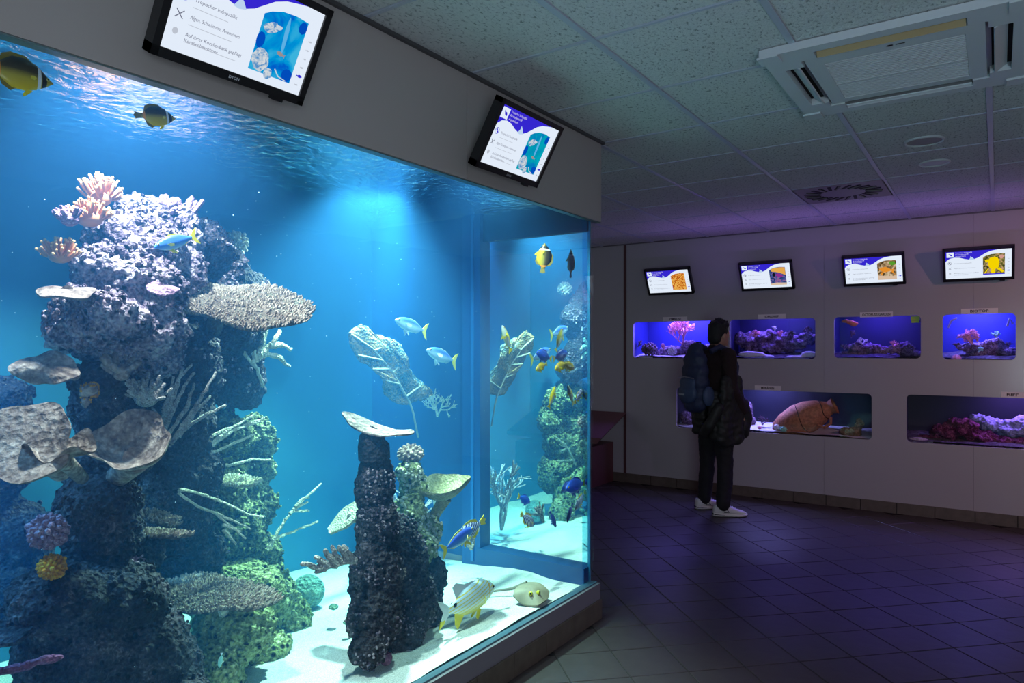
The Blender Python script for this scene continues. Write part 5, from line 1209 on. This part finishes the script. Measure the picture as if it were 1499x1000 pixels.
for k in range(26):
    m = MB(); m.bbox((-.26, -.245 + k * .0198, zb + .006), (.26, -.238 + k * .0198, zb + .022)); m.build('slat', WHITEP, ac, smooth=False, world=False)
m = MB(); m.bbox((-.26, .045, zb + .003), (.26, .056, zb + .02)); m.build('grille_bar', WHITEP, ac, smooth=False, world=False)
m = MB(); m.ball((.0, -.295, zb + .003), (.013, .008, .002), 10, 5); m.bbox((.022, -.297, zb + .002), (.055, -.293, zb + .005)); m.build('maker_mark', DARK, ac, smooth=False, world=False)
# swirl diffuser
vd = thing('air_diffuser', 'dark square ceiling diffuser with a ring of swirl slots', 'air vent', (-0.93, 5.62, CEIL))
m = MB(); m.bbox((-.295, -.295, -.006), (.295, .295, .012)); m.build('plate', plain('diffuser_grey', (0.20, 0.19, 0.20), .5), vd, smooth=False, world=False)
for k in range(24):
    a = 2 * math.pi * k / 24
    m = MB(); m.box((.205 * math.cos(a), .205 * math.sin(a), -.007), (.115, .022, .004), Matrix.Rotation(a + .35, 3, 'Z')); m.build('slot', BLACK, vd, smooth=False, world=False)
    if k % 2 == 0:
        m = MB(); m.box((.205 * math.cos(a), .205 * math.sin(a), -.012), (.10, .006, .008), Matrix.Rotation(a + .35, 3, 'Z') @ Matrix.Rotation(R_(30), 3, 'X')); m.build('vane', plain('diffuser_grey', (0.20, 0.19, 0.20), .5), vd, smooth=False, world=False)
for px, py, r, lab in ((1353, 206, .10, 'larger round ceiling speaker between the air conditioner and the wall'), (1368, 238, .085, 'smaller round ceiling fitting behind the larger speaker')):
    c = onZ(px, py, CEIL); t = thing('ceiling_fitting', lab, 'ceiling fitting', c)
    m = MB(); m.lathe([(r, .01), (r, -.006), (r * .93, -.010), (r * .86, -.006), (r * .86, .01)], 28); m.build('rim', WHITEP, t, world=False)
    m = MB(); m.lathe([(r * .86, .008), (r * .86, -.003), (.001, -.005)], 28); m.build('cover', plain('cover_grey', (0.30, 0.27, 0.28), .6) if r > .09 else WHITEP, t, world=False)

# ------------------------------------------------------------------ reading desk behind the end of the aquarium
dk = thing('reading_desk', 'slant-topped reddish desk against the wall behind the aquarium corner', 'desk', (-4.0, 6.75, 0))
REDW = plain('red_laminate', (0.12, 0.035, 0.045), .45, bump=.05, bscale=30)
q1 = onY(896, 630, 6.7); q2 = onY(881, 652, 6.6); ex = q1.x
m = MB(); m.bbox((-4.45, 6.55, 0.0), (ex - .16, 7.05, q2.z - .02)); m.build('cabinet', REDW, dk, smooth=False)
m = MB(); m.add([(-4.5, 6.45, q1.z - .06), (ex, 6.45, q1.z - .06), (ex, 7.05, q1.z + .16), (-4.5, 7.05, q1.z + .16), (-4.5, 6.45, q1.z - .10), (ex - .05, 6.45, q1.z - .12), (ex - .05, 7.05, q1.z + .10), (-4.5, 7.05, q1.z + .10)],
              [(0, 1, 2, 3), (7, 6, 5, 4), (0, 4, 5, 1), (1, 5, 6, 2), (2, 6, 7, 3), (3, 7, 4, 0)]); m.build('slanted_top', plain('red_top', (0.16, 0.06, 0.07), .4), dk, smooth=False)

# ------------------------------------------------------------------ visitor
HEAD = math.atan2(-0.508, 0.861)
pe = thing('person', 'visitor in dark clothes with a navy backpack looking at the wall tanks', 'person', (-2.07, 6.19, 0)); pe.rotation_euler = (0, 0, HEAD)
SKIN = plain('skin', (0.50, 0.27, 0.19), 0.55); HAIR = plain('hair_black', (0.008, 0.007, 0.007), 0.6, bump=.5, bscale=150)
TROU = plain('trousers_black', (0.007, 0.006, 0.008), 0.8, bump=.3, bscale=30); SWEAT = plain('sweater_dark_red', (0.020, 0.008, 0.008), 0.9, bump=.3, bscale=40)
NAVYB = plain('pack_navy', (0.022, 0.032, 0.08), 0.6, bump=.2, bscale=80); NAVY2 = plain('pack_light', (0.045, 0.075, 0.15), 0.55, bump=.2, bscale=80); OLIVE = plain('jacket_olive', (0.013, 0.013, 0.010), 0.6, bump=.3, bscale=30)
SHOEW = plain('shoe_white', (0.72, 0.68, 0.66), 0.5); SHOED = plain('shoe_dark', (0.02, 0.02, 0.025), 0.5)
def limb(m, pts, rad, n=10):
    for (a, b), (ra, rb) in zip(zip(pts[:-1], pts[1:]), zip(rad[:-1], rad[1:])):
        a, b = Vector(a), Vector(b); k = max(2, int((b - a).length / .03))
        for i in range(k + 1): m.ball(a.lerp(b, i / k), ra + (rb - ra) * i / k, n, 6)
def body_part(name, m, mat, parent, voxel=.011, sm=6, fold=0.0, fs=12):
    me = blob_mesh(m, voxel, sm, .6)
    if fold: displaced(me, lambda p: fold * noise.noise(Vector((p.x * fs, p.y * fs, p.z * fs * .6))) + fold * .5 * noise.noise(p * fs * 2.3))
    me.polygons.foreach_set('use_smooth', [True] * len(me.polygons)); me.name = name; return link_mesh(name, me, mat, parent)
legs = {1: [(.095, 0, .90), (.115, .02, .48), (.15, -.035, .09)], -1: [(-.095, 0, .90), (-.125, .03, .48), (-.15, .015, .09)]}
arms = {1: [(.185, -.01, 1.395), (.235, -.02, 1.12), (.215, .13, .90)], -1: [(-.185, -.01, 1.395), (-.235, -.03, 1.12), (-.215, .08, .88)]}
HC = Vector((.01, .045, 1.585))
m = MB()       # the body: one continuous surface, head to ankles, with hands
m.ball(HC, (.070, .088, .105), 16, 12); m.ball(HC + Vector((.0, .045, -.055)), (.048, .045, .05), 12, 8); m.ball(HC + Vector((0, .095, -.018)), (.013, .02, .022), 8, 6); m.ball(HC + Vector((0, .088, -.055)), (.022, .012, .010), 8, 6); m.ball(HC + Vector((0, .08, -.088)), (.022, .018, .016), 8, 6)
for s in (-1, 1): m.ball(HC + Vector((s * .072, -.005, -.015)), (.010, .020, .032), 8, 6); m.ball(HC + Vector((s * .03, .078, .012)), (.022, .012, .010), 8, 6)
limb(m, [(0, .015, 1.50), (0, 0, 1.42)], [.052, .062]); m.ball((0, 0, 1.32), (.17, .095, .14), 14, 10); m.ball((0, 0, 1.16), (.145, .09, .16), 14, 10); m.ball((0, 0, .98), (.15, .10, .14), 14, 10)
for s in (-1, 1):
    limb(m, legs[s], [.082, .055, .042]); limb(m, arms[s], [.048, .040, .028])
    w0 = Vector(arms[s][2]); m.ball(w0 + Vector((0, .01, -.045)), (.018, .034, .045), 10, 7)
    for k in range(4):
        b0 = w0 + Vector((0, -.018 + .015 * k, -.080)); limb(m, [b0, b0 + Vector((-s * .004, .006, -.036)), b0 + Vector((-s * .016, .010, -.060 - .006 * (k in (1, 2))))], [.0090, .0082, .0072], 6)
    b0 = w0 + Vector((-s * .005, .038, -.035)); limb(m, [b0, b0 + Vector((-s * .008, .020, -.030)), b0 + Vector((-s * .014, .020, -.052))], [.010, .009, .008], 6)
body = body_part('body', m, SKIN, pe, .0085, 4)
for s in (-1, 1):
    m = MB(); m.ball(HC + Vector((s * .030, .083, .006)), (.012, .008, .007), 8, 6); eo = m.build('eye', WHT, pe, world=False)
    m = MB(); m.ball(HC + Vector((s * .030, .088, .006)), (.006, .005, .006), 8, 6); m.build('pupil', EYEB, eo, world=False)
m = MB(); m.ball(HC + Vector((0, .087, -.056)), (.020, .010, .005), 8, 5); m.build('lips', plain('lips', (0.42, .15, .13), .5), pe, world=False)
m = MB(); m.ball(HC + Vector((0, -.018, .030)), (.082, .092, .098), 16, 12); m.ball(HC + Vector((0, -.055, -.030)), (.070, .055, .07), 12, 10); m.ball(HC + Vector((0, .04, .082)), (.062, .055, .042), 12, 8); m.ball(HC + Vector((.0, .065, .085)), (.05, .03, .03), 10, 8)
rg = random.Random(3)
for k in range(46):
    a = rg.uniform(0, 6.28); z = rg.uniform(.35, 1); qx = math.sqrt(1 - z * z); d = Vector((qx * math.cos(a), qx * math.sin(a), z))
    p = HC + Vector((d.x * .078, d.y * .088 - .01, d.z * .098 + .03)); m.tube([p, p + d * .022 + Vector((rg.uniform(-.01, .01), .012, 0))], [.014, .006], 6)
body_part('hair', m, HAIR, pe, .008, 2)
m = MB()
for s in (-1, 1): limb(m, [(s * .09, 0, .90), legs[s][1], (legs[s][2][0], legs[s][2][1], .115)], [.108, .074, .066])
m.ball((0, -.005, .95), (.175, .125, .11), 14, 10); m.ball((0, -.05, .90), (.15, .09, .09), 12, 8); body_part('trousers', m, TROU, pe, .011, 6, .010, 14)
m = MB(); m.ball((0, 0, 1.33), (.205, .125, .125), 16, 10); m.ball((0, 0, 1.18), (.185, .125, .18), 16, 10); m.ball((0, 0, 1.02), (.185, .13, .12), 16, 10); limb(m, [(0, .005, 1.45), (0, 0, 1.40)], [.066, .085])
for s in (-1, 1): limb(m, [arms[s][0], arms[s][1], Vector(arms[s][2]) + Vector((0, -.01, .02))], [.072, .060, .050])
body_part('sweater', m, SWEAT, pe, .011, 6, .008, 16)
# backpack with straps and pockets (carried: its own thing)
bp_ = thing('backpack', 'navy backpack worn on the back of the visitor', 'backpack', (0, 0, 0)); bp_.matrix_world = Matrix.Translation((-2.07, 6.19, 0)) @ Matrix.Rotation(HEAD, 4, 'Z')
m = MB()
for z, w_, d_ in ((.98, .13, .085), (1.06, .15, .10), (1.16, .155, .105), (1.26, .15, .10), (1.36, .13, .085), (1.43, .09, .06)): m.ball((0, -.215, z), (w_, d_, .09), 14, 8)
body_part('main_bag', m, NAVYB, bp_, .011, 14, .008, 14)
m = MB(); m.ball((0, -.30, 1.07), (.115, .045, .095), 14, 8); m.ball((0, -.295, 1.16), (.105, .04, .06), 12, 8); body_part('front_pocket', m, NAVY2, bp_, .011, 4, .005, 16)
for s in (-1, 1):
    m = MB(); m.ball((s * .155, -.20, 1.05), (.035, .065, .09), 12, 8); body_part('side_pocket', m, NAVY2, bp_, .011, 3)
    pts = [(s * .10, -.13, 1.43), (s * .115, -.04, 1.475), (s * .125, .07, 1.43), (s * .13, .135, 1.30), (s * .14, .11, 1.15), (s * .165, .0, 1.05), (s * .15, -.13, 1.02)]
    m = MB(); m.tube(pts, [.024, .026, .026, .024, .02, .012, .012], 8, tip=False); m.build('strap', NAVYB, bp_, world=False)
m = MB(); m.tube([(-.035, -.17, 1.47), (-.02, -.18, 1.515), (.02, -.18, 1.515), (.035, -.17, 1.47)], .009, 6); m.build('top_handle', NAVYB, bp_, world=False)
m = MB(); m.tube([(-.10, -.315, 1.20), (0, -.335, 1.215), (.10, -.315, 1.20)], .005, 6); m.build('zip', METAL, bp_, world=False)
m = MB(); m.box((-.02, -.347, 1.06), (.07, .006, .014)); m.build('reflective_tab', plain('tab_grey', (0.3, 0.33, 0.36), .4), bp_, smooth=False, world=False)
# padded jacket hanging over the right forearm
jk = thing('jacket', 'dark padded jacket hanging over the right arm of the visitor', 'jacket', (0, 0, 0)); jk.matrix_world = bp_.matrix_world.copy()
m = MB()
for k in range(9):
    z = 1.17 - .062 * k; t = k / 8
    m.ball((.235 - .03 * t, -.06 + .02 * t, z), (.048, .08 + .03 * t, .062), 12, 7); m.ball((.215, .055 + .02 * t, z + .01), (.046, .065, .060), 12, 7)
    if k > 1: m.ball((.14, -.15 + .02 * t, z + .03), (.055, .05, .04), 12, 7); m.ball((-.02, -.165, z + .06), (.09, .04, .04), 12, 7)
body_part('quilted_body', m, OLIVE, jk, .011, 8, .016, 13)
m = MB(); limb(m, [(.20, .13, .98), (.19, .18, .84), (.17, .17, .72)], [.065, .062, .055]); m.ball((.18, .15, .78), (.07, .075, .09), 12, 8); body_part('sleeve', m, plain('jacket_black', (0.012, 0.012, 0.013), .6, bump=.3, bscale=30), jk, .011, 3, .006, 16)
m = MB(); limb(m, [(.215, -.14, .95), (.16, -.20, .80), (.10, -.20, .73)], [.05, .05, .045]); body_part('sleeve', m, OLIVE, jk, .011, 3, .006, 16)
# trainers
for s, ang in ((1, -26), (-1, -20)):
    ank = legs[s][2]; t = thing('shoe', 'white trainer with dark sole trim on the %s foot of the visitor' % ('right (nearer)' if s > 0 else 'left (farther)'), 'shoe', (0, 0, 0), 'pair of white trainers')
    t.matrix_world = bp_.matrix_world @ Matrix.Translation((ank[0], ank[1] + .045, 0)) @ Matrix.Rotation(R_(ang), 4, 'Z')
    def shoe_ring(y, w_, z0, z1, n=14): return [Vector((w_ * math.copysign(abs(math.sin(a)) ** .7, math.sin(a)), y, (z0 + z1) / 2 + (z1 - z0) / 2 * math.copysign(abs(math.cos(a)) ** .7, math.cos(a)))) for a in [2 * math.pi * j / n for j in range(n)]]
    m = MB(); m.rings([shoe_ring(-.128, .020, .012, .028), shoe_ring(-.12, .036, .002, .036), shoe_ring(-.06, .040, .0, .034), shoe_ring(.02, .040, .0, .028), shoe_ring(.10, .050, .0, .026), shoe_ring(.15, .042, .004, .028), shoe_ring(.172, .018, .014, .028)]); m.build('sole', SHOEW, t, world=False)
    m = MB(); m.rings([shoe_ring(-.122, .018, .03, .085), shoe_ring(-.11, .034, .026, .100), shoe_ring(-.06, .037, .026, .098), shoe_ring(-.01, .038, .024, .100), shoe_ring(.04, .040, .022, .082), shoe_ring(.09, .045, .02, .062), shoe_ring(.135, .040, .02, .050), shoe_ring(.160, .020, .022, .038)]); m.build('upper', SHOEW, t, world=False)
    m = MB(); m.rings([shoe_ring(-.131, .016, .018, .034), shoe_ring(-.118, .0385, .014, .030), shoe_ring(-.07, .0415, .014, .026), shoe_ring(-.03, .041, .016, .022)]); m.build('sole_trim', SHOED, t, world=False)
    for q in (-1, 1):
        m = MB(); m.tube([(q * .040, -.02, .075), (q * .0425, .005, .045), (q * .042, -.035, .045)], .005, 5); m.build('side_mark', SHOED, t, world=False)
    for k in range(4):
        m = MB(); yy = .02 + .022 * k; zz = .094 - .011 * k; m.tube([(-.022, yy, zz - .004), (0, yy + .004, zz + .006 - .002 * k), (.022, yy, zz - .004)], .0035, 5); m.build('lace', WHT, t, world=False)
# specks drifting in the water
m = MB(); rg = random.Random(11)
for k in range(260):
    x = rg.uniform(-3.3, -1.9); y = rg.uniform(0.2, 3.3); z = rg.uniform(.5, 2.08); r = rg.uniform(.0007, .0017)
    m.ball((x, y, z), r, 6, 4)
o = m.build('bubbles', plain('bubble_white', (0.8, 0.9, 0.95), .3), aq); tagp(o, kind='stuff')
